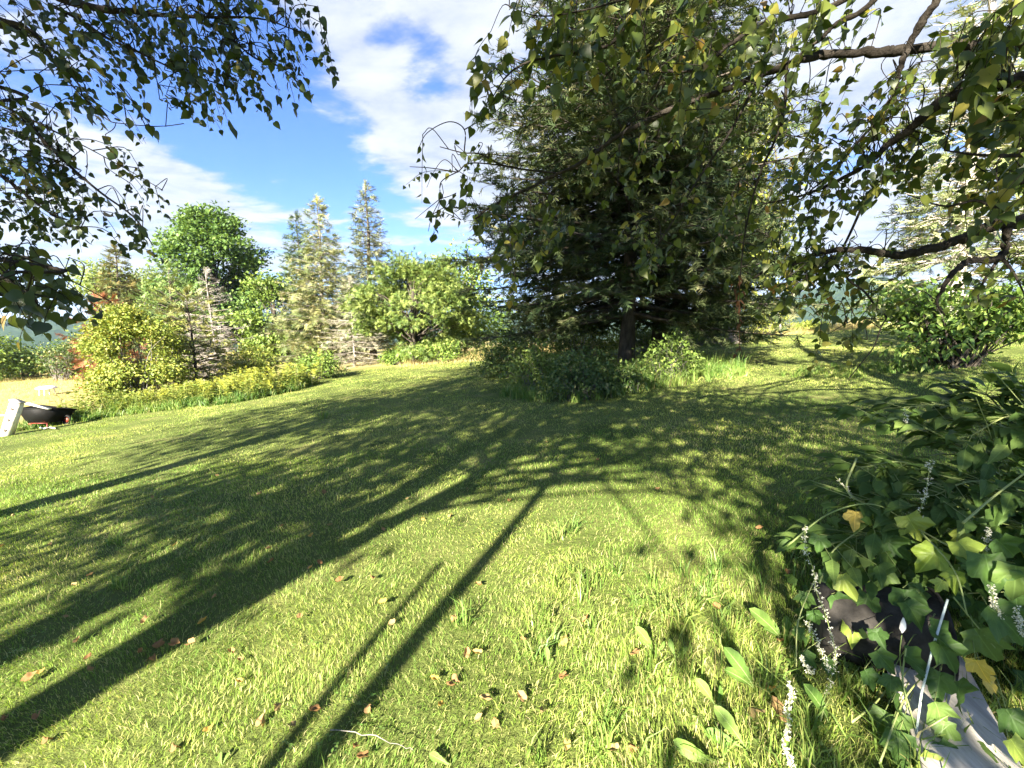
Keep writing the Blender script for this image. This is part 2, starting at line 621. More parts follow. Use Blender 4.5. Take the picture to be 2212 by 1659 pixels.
# ------------------------------------------------------------------ grass (instanced blades)
GRASS = leaf_material('grass_blade', [(0.0, (0.165, 0.27, 0.045)), (0.4, (0.27, 0.375, 0.07)), (0.75, (0.385, 0.45, 0.105)), (0.92, (0.50, 0.48, 0.19)), (1.0, (0.55, 0.48, 0.26))], 0.40, 0.55, 0.2, 0.55, 0.24, tr_tint=(1.1, 1.15, 0.5))
GRASS_TALL = leaf_material('grass_blade_tall', [(0.0, (0.09, 0.17, 0.03)), (0.5, (0.15, 0.25, 0.05)), (0.9, (0.24, 0.31, 0.08)), (1.0, (0.42, 0.36, 0.16))], 0.35, 0.45, 0.4, 0.6, 0.15, tr_tint=(1.1, 1.15, 0.5))
STRAW = leaf_material('straw_blade', [(0.0, (0.30, 0.28, 0.09)), (0.5, (0.40, 0.33, 0.14)), (0.8, (0.46, 0.37, 0.18)), (1.0, (0.26, 0.29, 0.08))], 0.3, 0.6, 0.2)


def blades(mb, x, y, h, w, lean_az, lean, tint, seg=True):
    """grass blades, one row of arrays a blade"""
    n = len(x)
    z = terr(x, y)
    base = np.stack([x, y, z - 0.008], 1)
    sa = rng.uniform(0, 6.283, n)
    side = np.stack([np.cos(sa), np.sin(sa), np.zeros(n)], 1) * (w * 0.5)[:, None]
    ld = np.stack([np.cos(lean_az), np.sin(lean_az), np.zeros(n)], 1)
    mid = base + ld * (h * lean * 0.35)[:, None] + np.array([0, 0, 1.0]) * (h * 0.58)[:, None]
    tip = base + ld * (h * lean * 1.25)[:, None] + np.array([0, 0, 1.0]) * (h * np.clip(1.0 - 0.3 * lean, 0.3, 1))[:, None]
    k = np.arange(n)[:, None]
    if seg:
        V = np.stack([base - side, base + side, mid + side * 0.85, mid - side * 0.85, tip], 1).reshape(-1, 3)
        f = np.concatenate([k * 5 + np.array([[0, 1, 2]]), k * 5 + np.array([[0, 2, 3]]), k * 5 + np.array([[3, 2, 4]])])
        mb.add(V, f3=f, tint=np.repeat(tint, 5))
    else:
        V = np.stack([base - side, base + side, tip], 1).reshape(-1, 3)
        mb.add(V, f3=k * 3 + np.array([[0, 1, 2]]), tint=np.repeat(tint, 3))


def vnoise(x, y, s, seed=0):
    """cheap smooth value noise, 0..1"""
    r = np.random.default_rng(seed).random((64, 64))
    u, v = np.asarray(x) * s + 100, np.asarray(y) * s + 100
    i, j = np.floor(u).astype(int), np.floor(v).astype(int)
    f, g = u - i, v - j
    f, g = f * f * (3 - 2 * f), g * g * (3 - 2 * g)
    R = lambda a, b: r[a % 64, b % 64]
    return (R(i, j) * (1 - f) + R(i + 1, j) * f) * (1 - g) + (R(i, j + 1) * (1 - f) + R(i + 1, j + 1) * f) * g


BORDER = np.array([ground(*q)[:2] for q in ((-140, 938), (0, 935), (130, 918), (300, 893), (500, 872), (640, 845), (740, 815), (800, 787), (1000, 778))])


def border_y(x):
    """depth at which the lawn ends against the shrub border, the field or the crest"""
    b = np.interp(x, BORDER[:, 0], BORDER[:, 1])
    return np.where(x > BORDER[-1, 0], 24.5, b)


def build_grass():
    near, far = MB(), MB()
    ys = np.concatenate([np.arange(0.8, 5, 0.2), np.arange(5, 12, 0.5), np.arange(12, 26.01, 1.0)])
    for y0, y1 in zip(ys[:-1], ys[1:]):
        ym = (y0 + y1) / 2
        hw = 1.27 * y1 + 0.5
        dens = 9200 if ym < 1.9 else 9200 * (1.9 / ym) ** 1.45
        n = int(dens * 2 * hw * (y1 - y0))
        x, y = rng.uniform(-hw, hw, n), rng.uniform(y0, y1, n)
        ok = y < border_y(x) + 0.4
        # clumpy: thinner between tufts
        cl = vnoise(x, y, 9, 1) * 0.6 + vnoise(x, y, 23, 2) * 0.4
        ok &= rng.random(n) < 0.35 + 1.1 * cl
        x, y, cl = x[ok], y[ok], cl[ok]
        n = len(x)
        big = vnoise(x, y, 1.6, 3)
        h = (0.026 + 0.020 * rng.random(n)) * (0.62 + 0.4 * cl + 0.3 * big)
        longer = np.clip((x + 0.1) * 0.9, 0, 1) * np.clip((3.6 - y) / 1.6, 0, 1)
        h *= 1 + 0.8 * longer * rng.random(n)
        h = np.where(rng.random(n) < 0.012, h * 2.0, h)
        w = (0.0020 + 0.0014 * rng.random(n)) * max(1, ym / 2.2) ** 0.9
        az = 6.283 * 1.4 * vnoise(x, y, 2.2, 4) + rng.normal(0, 1.1, n)
        lean = np.abs(rng.normal(0.3, 0.3, n)) + 0.35 * vnoise(x, y, 3.1, 5)
        tint = np.clip(0.5 * vnoise(x, y, 0.8, 6) + 0.62 * rng.random(n) - 0.06, 0, 1) * 0.999
        # dry brownish patches of the lawn
        dry = 1.15 * np.exp(-(((x - 6.4) / 3.0) ** 2 + ((y - 6.9) / 0.9) ** 2)) + 0.8 * np.exp(-(((x - 3.0) / 1.6) ** 2 + ((y - 8.3) / 0.5) ** 2)) + 0.9 * np.clip(vnoise(x, y, 0.7, 8) * 0.7 + vnoise(x, y, 2.4, 9) * 0.3 - 0.58, 0, 1)
        tint = np.where(rng.random(n) < dry * 0.75, 0.9 + 0.1 * rng.random(n), tint)
        blades(near if ym < 6 else far, x, y, h, w, az, lean, tint, seg=ym < 6)
    # small broad leaves of clover and plantain among the blades
    k = 26000
    x, y = rng.uniform(-5.5, 5.5, k), rng.uniform(1.0, 6.0, k)
    cl = vnoise(x, y, 1.1, 41) * 0.6 + vnoise(x, y, 3.3, 42) * 0.4
    ok = (np.abs(x) < 1.27 * y + 0.4) & (rng.random(k) < np.clip((cl - 0.52) * 3.2, 0, 1))
    x, y = x[ok], y[ok]
    k = len(x)
    clover = MB()
    for a in (0, 2.1, 4.2):
        th = a + rng.uniform(-0.3, 0.3, k) + x * 7
        clover.scatter(DIAM, np.column_stack([x, y, terr(x, y) + rng.uniform(0.018, 0.045, k)]), np.column_stack([np.cos(th), np.sin(th), rng.uniform(-0.2, 0.5, k)]), np.tile([0, 0, 1.0], (k, 1)) + rng.normal(0, 0.25, (k, 3)), rng.uniform(0.010, 0.020, k))
    nr = near.build('lawn_grass', GRASS, kind='stuff')
    clover.build('clover', GRASS_TALL, nr, kind='stuff')
    tag(nr, 'short green grass of the mown lawn in sun and shade', None, kind='stuff')
    far.build('distant_turf', GRASS, nr, kind='stuff')

    # longer tufts: under the spruce, along the border, near the vine
    lg = MB()
    Q = []
    for (cx, cyy, rx, ry, k, sc) in ((3.3, 11.2, 2.6, 2.2, 300, 1.2), (1.6, 10.3, 1.8, 1.8, 200, 1.2), (4.9, 12.2, 1.4, 1.8, 140, 1.5), (2.1, 1.9, 0.7, 0.9, 60, 0.7), (7.6, 9.2, 1.7, 1.0, 110, 0.55), (1.35, 1.35, 0.45, 0.4, 30, 0.6)):
        a, r = rng.uniform(0, 6.283, k), np.sqrt(rng.random(k))
        Q.append(np.stack([cx + rx * r * np.cos(a), cyy + ry * r * np.sin(a), sc * rng.uniform(0.6, 1.15, k)], 1))
    bx = rng.uniform(-13, -2.2, 700)
    off = rng.uniform(-0.2, 1.3, 700)
    Q.append(np.stack([bx, border_y(bx) + off, np.clip(0.75 + off * 0.9, 0.6, 2.2)], 1))
    lx = rng.uniform(0.1, 1.6, 46)
    Q.append(np.stack([lx, rng.uniform(1.25, 2.6, 46), rng.uniform(0.3, 0.55, 46)], 1))
    # single tufts that stand out on the mown lawn
    for px, py, sc in ((1010, 1340, 0.5), (250, 1180, 0.4), (260, 1275, 0.45), (1190, 1165, 0.6), (1240, 1150, 0.5), (700, 905, 0.8), (1480, 1360, 0.6), (1440, 1340, 0.6), (1520, 1330, 0.55), (1400, 1480, 0.45), (1560, 1400, 0.5)):
        g = ground(px, py)
        Q.append(np.array([[g[0] + dx, g[1] + dy, sc] for dx, dy in rng.normal(0, 0.03, (2, 2))]))
    Q = np.vstack(Q)
    m = 19
    n = len(Q)
    sc = np.repeat(Q[:, 2], m)
    x = np.repeat(Q[:, 0], m) + rng.normal(0, 0.05, n * m) * sc
    y = np.repeat(Q[:, 1], m) + rng.normal(0, 0.05, n * m) * sc
    blades(lg, x, y, rng.uniform(0.12, 0.36, n * m) * sc, rng.uniform(0.0045, 0.008, n * m) * np.clip(y / 3, 1, 2.5), rng.uniform(0, 6.283, n * m), np.abs(rng.normal(0.5, 0.35, n * m)), rng.random(n * m))
    o = lg.build('long_grass', GRASS_TALL, kind='stuff')
    tag(o, 'long green grass left uncut along the shrubs and vine', None, kind='stuff')

    # straw field beyond, and dry grass on the crest
    st = MB()
    fx, fy = rng.uniform(-80, -6, 130000), 11 + 64 * rng.random(130000) ** 1.5
    ok = (fy > border_y(fx) + 1.0) & (fx < -0.62 * fy) & (fx > -1.35 * fy)
    fx, fy = fx[ok], fy[ok]
    n = len(fx)
    blades(st, fx, fy, rng.uniform(0.15, 0.4, n) * np.clip(fy / 30, 0.7, 1.6), 0.010 * np.clip(fy / 14, 1, 5), rng.uniform(0, 6.283, n), np.abs(rng.normal(0.6, 0.4, n)), np.clip(0.5 * vnoise(fx, fy, 0.3, 11) + 0.5 * rng.random(n), 0, 0.999), seg=False)
    fx, fy = rng.uniform(-6, 32, 26000), rng.uniform(21.8, 27, 26000)
    n = len(fx)
    blades(st, fx, fy, rng.uniform(0.2, 0.6, n) * np.clip((fy - 21) / 2.5, 0.2, 1.3), np.full(n, 0.02), rng.uniform(0, 6.283, n), np.abs(rng.normal(0.4, 0.3, n)), np.clip(0.5 * vnoise(fx, fy, 0.4, 12) + 0.5 * rng.random(n), 0, 0.999), seg=False)
    o = st.build('dry_field_grass', STRAW, kind='stuff')
    tag(o, 'dry straw-coloured grass of the field and the crest', None, kind='stuff')


build_grass()

# ------------------------------------------------------------------ conifers
M_SPRUCE = leaf_material('spruce_needles', [(0.0, (0.04, 0.064, 0.024)), (0.5, (0.068, 0.098, 0.037)), (0.85, (0.11, 0.135, 0.055)), (1.0, (0.17, 0.17, 0.085))], 0.15, 0.7, 0.15, 0.5, 0.2)
M_PALE = leaf_material('pale_needles', [(0.0, (0.10, 0.14, 0.05)), (0.4, (0.17, 0.205, 0.075)), (0.75, (0.26, 0.27, 0.11)), (1.0, (0.36, 0.33, 0.19))], 0.2, 0.6, 0.2, 0.4, 0.15)
M_GREYGREEN = leaf_material('grey_green_needles', [(0.0, (0.09, 0.12, 0.065)), (0.5, (0.16, 0.19, 0.105)), (1.0, (0.28, 0.28, 0.18))], 0.15, 0.6, 0.2, 0.4, 0.15)
M_BROWN = leaf_material('brown_green_needles', [(0.0, (0.08, 0.11, 0.035)), (0.5, (0.145, 0.15, 0.05)), (1.0, (0.24, 0.19, 0.07))], 0.15, 0.6, 0.2)
M_DARKSPR = leaf_material('dark_needles', [(0.0, (0.05, 0.09, 0.05)), (0.6, (0.09, 0.14, 0.075)), (1.0, (0.17, 0.20, 0.10))], 0.15, 0.6, 0.25)
M_RIGHTSPR = leaf_material('light_spruce_needles', [(0.0, (0.10, 0.14, 0.05)), (0.5, (0.19, 0.23, 0.09)), (1.0, (0.31, 0.32, 0.16))], 0.22, 0.55, 0.25, 0.5, 0.2)
M_RUST = leaf_material('rust_needles', [(0.0, (0.17, 0.055, 0.03)), (0.6, (0.26, 0.10, 0.055)), (1.0, (0.32, 0.18, 0.09))], 0.2, 0.7, 0.1)


def conifer(name, label, base, height, rmax, z0, levels, per, spray_len, mat, bark, sprays=SPRAY, shape=0.9, droop=0.25, trunk_r=0.2, dens=1.0, group=None, dead_below=0.0, lift=0.15, twig=True, open_front=False):
    base = np.asarray(base, float)
    t = thing(name, label, 'tree', tuple(base), group)
    tr = MB()
    k = 12
    zz = np.linspace(0, height, k)
    wob = np.stack([0.04 * np.sin(zz * 0.9), 0.04 * np.cos(zz * 0.7), zz], 1)
    wob[0, 2] = -0.25
    rad = trunk_r * (1 - zz / height) ** 0.8 + 0.012
    rad[0] *= 1.35
    tr.tube(wob, rad, 9)
    tr.build('trunk', bark, t, smooth=True)
    br, fo, dead = MB(), MB(), MB()
    pos, dirs, sc = [], [], []
    for li in range(levels):
        u = (li + random.uniform(-0.3, 0.3)) / levels
        u = min(max(u, 0.0), 0.985)
        z = z0 + (height - z0) * u
        R = rmax * (1 - u) ** shape * (1 - 0.25 * max(0, 0.12 - u) / 0.12)
        nb = max(3, int(per * (0.55 + 0.45 * (1 - u))))
        a0 = random.uniform(0, 6.283)
        for b in range(nb):
            az = a0 + 6.283 * (b + random.uniform(-0.3, 0.3)) / nb
            L = R * random.uniform(0.62, 1.12)
            if open_front and u < 0.045 and abs((az + math.pi / 2 + 0.25 + math.pi) % (2 * math.pi) - math.pi) < 0.5:
                continue                                        # bare on the side that faces the path: the trunk shows
            if L < 0.12:
                continue
            ds = 7
            s = np.linspace(0, 1, ds)
            up = lift * (u * 1.8) - droop * (1 - u)
            zc = z + L * (up * s + 0.30 * droop * s ** 3) + random.uniform(-0.05, 0.05)
            sway = random.uniform(-0.12, 0.12)
            x = np.cos(az + sway * s) * L * s
            y = np.sin(az + sway * s) * L * s
            pts = np.stack([x, y, zc], 1)
            br.tube(pts, np.linspace(0.012 + 0.012 * L, 0.006, ds), 4, cap=False)
            bare = dead_below if u < 0.15 else 0.0
            # side twigs with shoots
            nt_ = max(3, int(L / spray_len * 2.0 * dens))
            ts = np.sort(rng.uniform(0.16 + bare, 1.0, nt_))
            out = np.array([math.cos(az), math.sin(az), 0])
            side = np.array([-math.sin(az), math.cos(az), 0])
            for q in ts:
                p = np.array([np.interp(q, s, pts[:, i]) for i in range(3)])
                sg = 1 if random.random() < 0.5 else -1
                tl = min(L * 0.42 * (1.08 - q) + spray_len * 0.3, 1.5)
                td = nrm(out * random.uniform(0.35, 0.9) + side * sg * random.uniform(0.45, 1.0) + np.array([0, 0, random.uniform(-0.35, 0.12)]))
                ns = max(1, int(tl / (spray_len * 0.55)))
                for e in range(ns):
                    w = (e + random.random()) / ns
                    pos.append(p + td * tl * w + np.array([0, 0, -0.10 * tl * w * w]))
                    dd = td + rng.normal(0, 0.35, 3) + np.array([0, 0, -0.08])
                    dirs.append(dd)
                    sc.append(spray_len * random.uniform(0.65, 1.25))
                if twig and tl > 0.3:
                    br.tube(np.array([p, p + td * tl * 0.6, p + td * tl + np.array([0, 0, -0.1 * tl])]), [0.006, 0.005, 0.003], 3, cap=False)
            pos.append(pts[-1])
            dirs.append(pts[-1] - pts[-3])
            sc.append(spray_len)
            if dead_below and u < 0.22:
                for _ in range(3):
                    q = random.uniform(0.1, 0.7)
                    p = np.array([np.interp(q, s, pts[:, i]) for i in range(3)])
                    d = nrm(out + side * random.uniform(-1, 1) + np.array([0, 0, random.uniform(-0.5, 0.2)]))
                    ll = random.uniform(0.25, 0.8)
                    dead.tube(np.array([p, p + d * ll * 0.5 + rng.normal(0, 0.04, 3), p + d * ll]), [0.008, 0.006, 0.003], 3, cap=False)
    # leader
    for _ in range(10):
        pos.append(np.array([0, 0, height * random.uniform(0.95, 1.0)]))
        dirs.append(np.array([random.uniform(-0.5, 0.5), random.uniform(-0.5, 0.5), 1.0]))
        sc.append(spray_len * 0.9)
    pos, dirs, sc = np.array(pos), np.array(dirs), np.array(sc)
    ups = np.array([0, 0, 1.0]) + rng.normal(0, 0.45, (len(pos), 3))
    which = rng.integers(0, len(sprays), len(pos))
    for i, s in enumerate(sprays):
        w = which == i
        fo.scatter(s, pos[w], dirs[w], ups[w], sc[w])
    br.build('branches', bark, t, kind='stuff')
    fo.build('crown', mat, t, kind='stuff')
    if dead.n:
        dead.build('dead_twigs', DEADWOOD, t, kind='stuff')
    return t


def on_ground(x, Y):
    """ground point at depth Y under picture column x"""
    X = (x - CX) / FPX * Y * 1.0
    # refine for the pitch
    for _ in range(3):
        z = float(terr(X, Y))
        dep = Y * math.cos(PITCH) - (z - EYE) * math.sin(PITCH)
        X = (x - CX) / FPX * dep
    return np.array([X, Y, float(terr(X, Y))])


def z_at(y, Y):
    """height above the world origin of a picture row at depth Y"""
    return at(CX, y, Y)[2]


# the big spruce with its twin behind it
b = on_ground(1352, 13.6)
conifer('spruce_tree', 'large dark spruce in the middle of the lawn with sunlit top', b, 19.0, 6.0, 1.75, 46, 11, 0.36, M_SPRUCE, BARK, shape=0.85, droop=0.22, trunk_r=0.21, dens=1.3, dead_below=0.18, open_front=True)
b = on_ground(1420, 15.6)
conifer('spruce_tree', 'second tall spruce rising right behind the large dark one', b, 21.5, 4.4, 1.9, 37, 9, 0.40, M_SPRUCE, BARK, shape=0.8, droop=0.24, trunk_r=0.2, dens=0.9, dead_below=0.2)
b = on_ground(2045, 12.5)
conifer('spruce_tree', 'pale sunlit spruce at the edge of the lawn behind the elder bush', b, 11.5, 2.6, 1.0, 30, 9, 0.36, M_RIGHTSPR, BARK_PALE, shape=0.65, droop=0.22, trunk_r=0.2, dens=1.1, dead_below=0.25)

b = on_ground(280, 30)
conifer('spruce_tree', 'brownish pointed spruce rising above the rust-red shrub', b, z_at(528, 30) - b[2], 2.7, 0.5, 28, 9, 0.45, M_BROWN, BARK, shape=0.75, droop=0.12, trunk_r=0.14, dens=2.2)
b = on_ground(660, 38)
conifer('spruce_tree', 'narrow dark green spruce behind the pale larch', b, z_at(463, 38) - b[2], 2.9, 0.5, 32, 9, 0.5, M_DARKSPR, BARK, shape=0.75, droop=0.12, trunk_r=0.14, dens=2.2)
b = on_ground(705, 31)
conifer('larch_tree', 'tall pale olive larch with wide bleached lower branches', b, z_at(424, 31) - b[2], 4.3, 0.6, 34, 9, 0.50, M_PALE, BARK_GREY, shape=1.0, droop=0.10, trunk_r=0.16, dens=2.1, sprays=SPRAY + SPRAY_THIN)
b = on_ground(806, 30.5)
conifer('spruce_tree', 'tall thin grey-green spruce standing clear against the sky', b, z_at(394, 30.5) - b[2], 2.8, 1.2, 34, 9, 0.48, M_GREYGREEN, BARK, shape=0.8, droop=0.12, trunk_r=0.22, dens=2.2, sprays=SPRAY + SPRAY_THIN)
b = on_ground(390, 25)
conifer('pine_tree', 'bushy green pine in front of the round maple', b, z_at(575, 25) - b[2], 2.8, 0.4, 18, 8, 0.48, leaf_material('pine_needles', [(0, (0.10, 0.17, 0.05)), (0.6, (0.17, 0.25, 0.08)), (1, (0.26, 0.32, 0.11))], 0.2), BARK, shape=0.7, droop=0.0, trunk_r=0.14, lift=0.5, dens=1.1)
b = on_ground(250, 22)
conifer('red_shrub', 'rust-red conifer shrub behind the big yellow-green bush', b, z_at(640, 22) - b[2], 2.0, 0.3, 12, 7, 0.40, M_RUST, BARK, shape=0.6, droop=0.0, trunk_r=0.06, lift=0.5, dens=1.2)
b = on_ground(470, 19)
conifer('dead_conifer', 'bare grey dead conifer beside the yellow-green bush', b, z_at(588, 19) - b[2], 1.9, 0.4, 22, 7, 0.36, DEADWOOD, DEADWOOD, sprays=SPRAY_THIN, shape=0.9, droop=0.15, trunk_r=0.05, dens=0.9)
b = on_ground(765, 26)
conifer('dead_conifer', 'small bleached conifer at the foot of the grey-green spruce', b, z_at(600, 26) - b[2], 2.3, 0.4, 18, 7, 0.40, leaf_material('bleached_needles', [(0, (0.22, 0.21, 0.13)), (1, (0.38, 0.35, 0.27))], 0.1), DEADWOOD, sprays=SPRAY_THIN, shape=0.8, droop=0.2, trunk_r=0.06, dens=0.9)
b = on_ground(425, 16.5)
conifer('juniper_bush', 'brownish olive conifer bush leaning out behind the yellow-green bush', b, z_at(628, 16.5) - b[2], 1.6, 0.25, 12, 8, 0.34, leaf_material('olive_needles', [(0, (0.13, 0.15, 0.04)), (0.6, (0.22, 0.23, 0.065)), (1, (0.31, 0.29, 0.10))], 0.18), BARK, shape=0.5, droop=-0.1, trunk_r=0.05, lift=0.4, dens=1.2)


# ------------------------------------------------------------------ broadleaf trees and bushes
def place_leaf(me, parent, base, pos, d, up, size, name='leaf'):
    d = nrm(d)
    X = nrm(np.cross(d, up))
    Z = np.cross(X, d)
    o = bpy.data.objects.new(name, me)
    o.parent = parent
    M = Matrix(((X[0], d[0], Z[0]), (X[1], d[1], Z[1]), (X[2], d[2], Z[2])))
    o.matrix_basis = Matrix.Translation(Vector(np.asarray(pos) - np.asarray(base))) @ M.to_4x4() @ Matrix.Scale(float(size), 4)
    COL.objects.link(o)
    return o


def tpl_mesh(name, tpl, mat, smooth=True):
    mb = MB()
    mb.scatter(tpl, np.zeros((1, 3)), np.array([[0, 1.0, 0]]), np.array([[0, 0, 1.0]]), 1.0, np.zeros(1))
    return mb.mesh(name, mat, smooth=smooth)


def broadleaf(name, label, cat, base, blobs, nleaf, leaf, mat, bark, trunk_r=0.15, tpl=DIAM, clump=0.5, group=None, per=26, crown='crown', bare=0.0, shell=0.55, stems=1, nobj=0):
    """blobs: (dx, dy, z, rx, ry, rz) ellipsoids of foliage above the base"""
    base = np.asarray(base, float)
    t = thing(name, label, cat, tuple(base), group)
    wood, fo = MB(), MB()
    vol = np.array([bb[3] * bb[4] * bb[5] for bb in blobs]) ** 0.67
    cent = []
    ncl = max(6, nleaf // per)
    for bb, w in zip(blobs, vol / vol.sum()):
        k = max(2, int(ncl * w))
        d = rand_dirs(k)
        r = shell + (1 - shell) * rng.random(k)
        r = np.where(rng.random(k) < 0.25, r * 0.7, r)
        cent.append(np.array(bb[:3]) + d * r[:, None] * np.array(bb[3:6]) * rng.uniform(0.86, 1.1, (k, 1)))
    cent = np.vstack(cent)
    cent[:, 2] = np.maximum(cent[:, 2], 0.05)
    # trunk and limbs
    top = max(bb[2] for bb in blobs)
    if stems == 1:
        zz = np.linspace(-0.2, top, 8)
        tp = np.stack([0.06 * np.sin(zz), 0.05 * np.cos(zz * 1.3), zz], 1)
        trk = MB()
        trk.tube(tp, trunk_r * (1 - 0.8 * (zz - zz[0]) / (top + 0.2)) , 8)
        trk.build('trunk', bark, t, smooth=True)
    sel = rng.permutation(len(cent))[:min(len(cent), 90)]
    for i in sel:
        c = cent[i]
        if stems == 1:
            z0 = random.uniform(0.25, 0.8) * min(c[2], top)
            p0 = np.array([0.06 * math.sin(z0), 0.05 * math.cos(z0 * 1.3), z0])
        else:
            p0 = np.array([random.uniform(-0.15, 0.15) * stems, random.uniform(-0.15, 0.15) * stems, -0.03])
        m = (p0 + c) / 2 + np.array([0, 0, 0.12 * np.linalg.norm(c - p0)]) + rng.normal(0, 0.05, 3) * np.linalg.norm(c - p0)
        pts = spline([p0, m, c], 4)
        r0 = min(trunk_r * 0.4, 0.01 + 0.014 * np.linalg.norm(c - p0))
        wood.tube(pts, np.linspace(r0, r0 * 0.25, len(pts)), 4, cap=False)
    wood.build('branches', bark, t, kind='stuff')
    cl = rng.integers(0, len(cent), nleaf)
    off = rng.normal(0, 1, (nleaf, 3)) * np.array([1, 1, 0.6]) * clump * 0.5
    pos = cent[cl] + off
    pos[:, 2] = np.maximum(pos[:, 2], 0.02)
    cc = np.array([np.mean([bb[0] for bb in blobs]), np.mean([bb[1] for bb in blobs]), np.mean([bb[2] for bb in blobs])])
    outw = nrm(pos - cc)
    dirs = outw * 0.6 + rng.normal(0, 0.6, (nleaf, 3)) + np.array([0, 0, -0.25])
    ups = outw * 0.5 + np.array([0, 0, 0.8]) + rng.normal(0, 0.5, (nleaf, 3))
    tint = np.clip(rng.random(len(cent))[cl] * 0.45 + rng.random(nleaf) * 0.55, 0, 1)
    sz = leaf * rng.uniform(0.7, 1.3, nleaf)
    if nobj:                                                    # the leaves that show largest are leaves of their own
        wp = pos + base
        sc = np.where(in_view(wp, 0), sz / np.maximum(project(wp)[:, 2] + 0.6 * ((pos - cc)[:, 1] > 0), 0.5), -1)
        od = np.argsort(-(sc + 0.25 * sc * (-outw[:, 1])))
        me = tpl_mesh('leaf', tpl, mat)
        for i in od[:nobj]:
            place_leaf(me, t, (0, 0, 0), pos[i], dirs[i], ups[i], sz[i])
        rest = od[nobj:]
        pos, dirs, ups, sz, tint = pos[rest], dirs[rest], ups[rest], sz[rest], tint[rest]
    fo.scatter(tpl, pos, dirs, ups, sz, tint)
    fo.build(crown, mat, t, kind='stuff')
    return t


M_MAPLE = leaf_material('maple_leaf', [(0, (0.06, 0.12, 0.03)), (0.5, (0.11, 0.19, 0.045)), (1, (0.19, 0.27, 0.07))], 0.3, 0.5, 0.3)
M_YGREEN = leaf_material('yellow_green_leaf', [(0, (0.12, 0.17, 0.03)), (0.5, (0.22, 0.27, 0.045)), (0.85, (0.33, 0.36, 0.07)), (1, (0.38, 0.36, 0.09))], 0.3, 0.5, 0.3)
M_MID = leaf_material('mid_green_leaf', [(0, (0.09, 0.15, 0.03)), (0.6, (0.17, 0.25, 0.05)), (1, (0.28, 0.33, 0.085))], 0.3, 0.5, 0.3)
M_BRIGHT = leaf_material('bright_green_leaf', [(0, (0.09, 0.17, 0.035)), (0.6, (0.17, 0.27, 0.05)), (1, (0.30, 0.38, 0.09))], 0.35, 0.45, 0.35)
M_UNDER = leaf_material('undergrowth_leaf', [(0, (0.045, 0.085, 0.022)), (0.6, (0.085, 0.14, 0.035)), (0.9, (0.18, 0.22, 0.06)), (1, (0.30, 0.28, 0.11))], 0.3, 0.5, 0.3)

def blobset(w, d, z0, z1, n, r, seed, pear=0.0):
    """irregular heaps of foliage filling an envelope w wide, d deep, between two heights"""
    q = random.Random(seed)
    out = []
    for _ in range(n):
        u = q.random()
        zz = z0 + (z1 - z0) * u
        ww = math.sqrt(max(0.06, 1 - (2 * u - 1 + pear) ** 2))
        a = q.uniform(0, 6.283)
        m = q.uniform(0.55, 1.0)
        k = q.uniform(0.65, 1.35) * r
        out.append((w * ww * m * math.cos(a), d * ww * m * math.sin(a), zz, k * q.uniform(0.9, 1.3), k, k * q.uniform(0.65, 0.95)))
    return out


b = on_ground(478, 42)
zt = z_at(458, 42) - b[2]
broadleaf('maple_tree', 'round dark green maple, broadest tree in the far row', 'tree', b,
          blobset(4.9, 4.0, 3.0, zt - 1.0, 34, 1.35, 5, 0.1) + [(-0.4, 0, zt - 1.3, 2.2, 2, 1.3), (1.6, 0, zt - 1.6, 1.6, 1.6, 1.4)], 30000, 0.34, M_MAPLE, BARK, 0.4, per=60, clump=1.0, shell=0.7)
b = on_ground(600, 36)
zt = z_at(600, 36) - b[2]
broadleaf('broadleaf_tree', 'small light green tree filling the gap between maple and larch', 'tree', b, blobset(2.6, 2.0, 1.0, zt - 0.6, 12, 1.1, 8), 6000, 0.28, M_MID, BARK, 0.15, clump=0.9)
b = on_ground(330, 33)
zt = z_at(610, 33) - b[2]
broadleaf('broadleaf_tree', 'mid green tree between the brownish spruce and the pine', 'tree', b, blobset(2.4, 2.0, 1.0, zt - 0.6, 12, 1.1, 9), 6000, 0.26, M_MID, BARK, 0.15, clump=0.9)
b = on_ground(240, 46)
zt = z_at(566, 46) - b[2]
broadleaf('broadleaf_tree', 'pale green tree peeping out behind the brownish spruce', 'tree', b, [(0, 0, zt - 2.2, 2.2, 2, 2.2), (3.2, 1, zt - 3.2, 3.6, 2, 3.0)], 5000, 0.34, leaf_material('pale_green_leaf', [(0, (0.14, 0.21, 0.06)), (1, (0.28, 0.34, 0.12))]), BARK, 0.2, clump=1.3)
b = on_ground(895, 23.5)
zt = z_at(543, 23.5) - b[2]
broadleaf('hemlock_tree', 'dense bushy green hemlock left of the large spruce', 'tree', b, blobset(2.9, 2.0, 1.0, zt - 0.6, 30, 0.85, 3, 0.15) + [(-0.6, 0, zt - 0.6, 0.5, 0.5, 0.7), (0.5, 0, zt - 0.75, 0.5, 0.5, 0.6), (1.6, 0, zt - 0.9, 0.6, 0.5, 0.7)], 14000, 0.27, leaf_material('hemlock_leaf', [(0, (0.07, 0.12, 0.025)), (0.5, (0.125, 0.185, 0.04)), (1, (0.22, 0.27, 0.065))], 0.25), BARK, 0.16, tpl=SPRAY[0], per=40, clump=0.55)
b = on_ground(1005, 27)
zt = z_at(535, 27) - b[2]
broadleaf('broadleaf_tree', 'light green tree between the hemlock and the large spruce', 'tree', b, [(0, 0, zt - 2, 1.8, 1.8, 2.0), (0.5, 0, zt - 4.3, 2.2, 2, 2.0)], 5000, 0.22, M_BRIGHT, BARK, 0.14, clump=0.9)
b = on_ground(1585, 24)
zt = z_at(215, 24) - b[2]
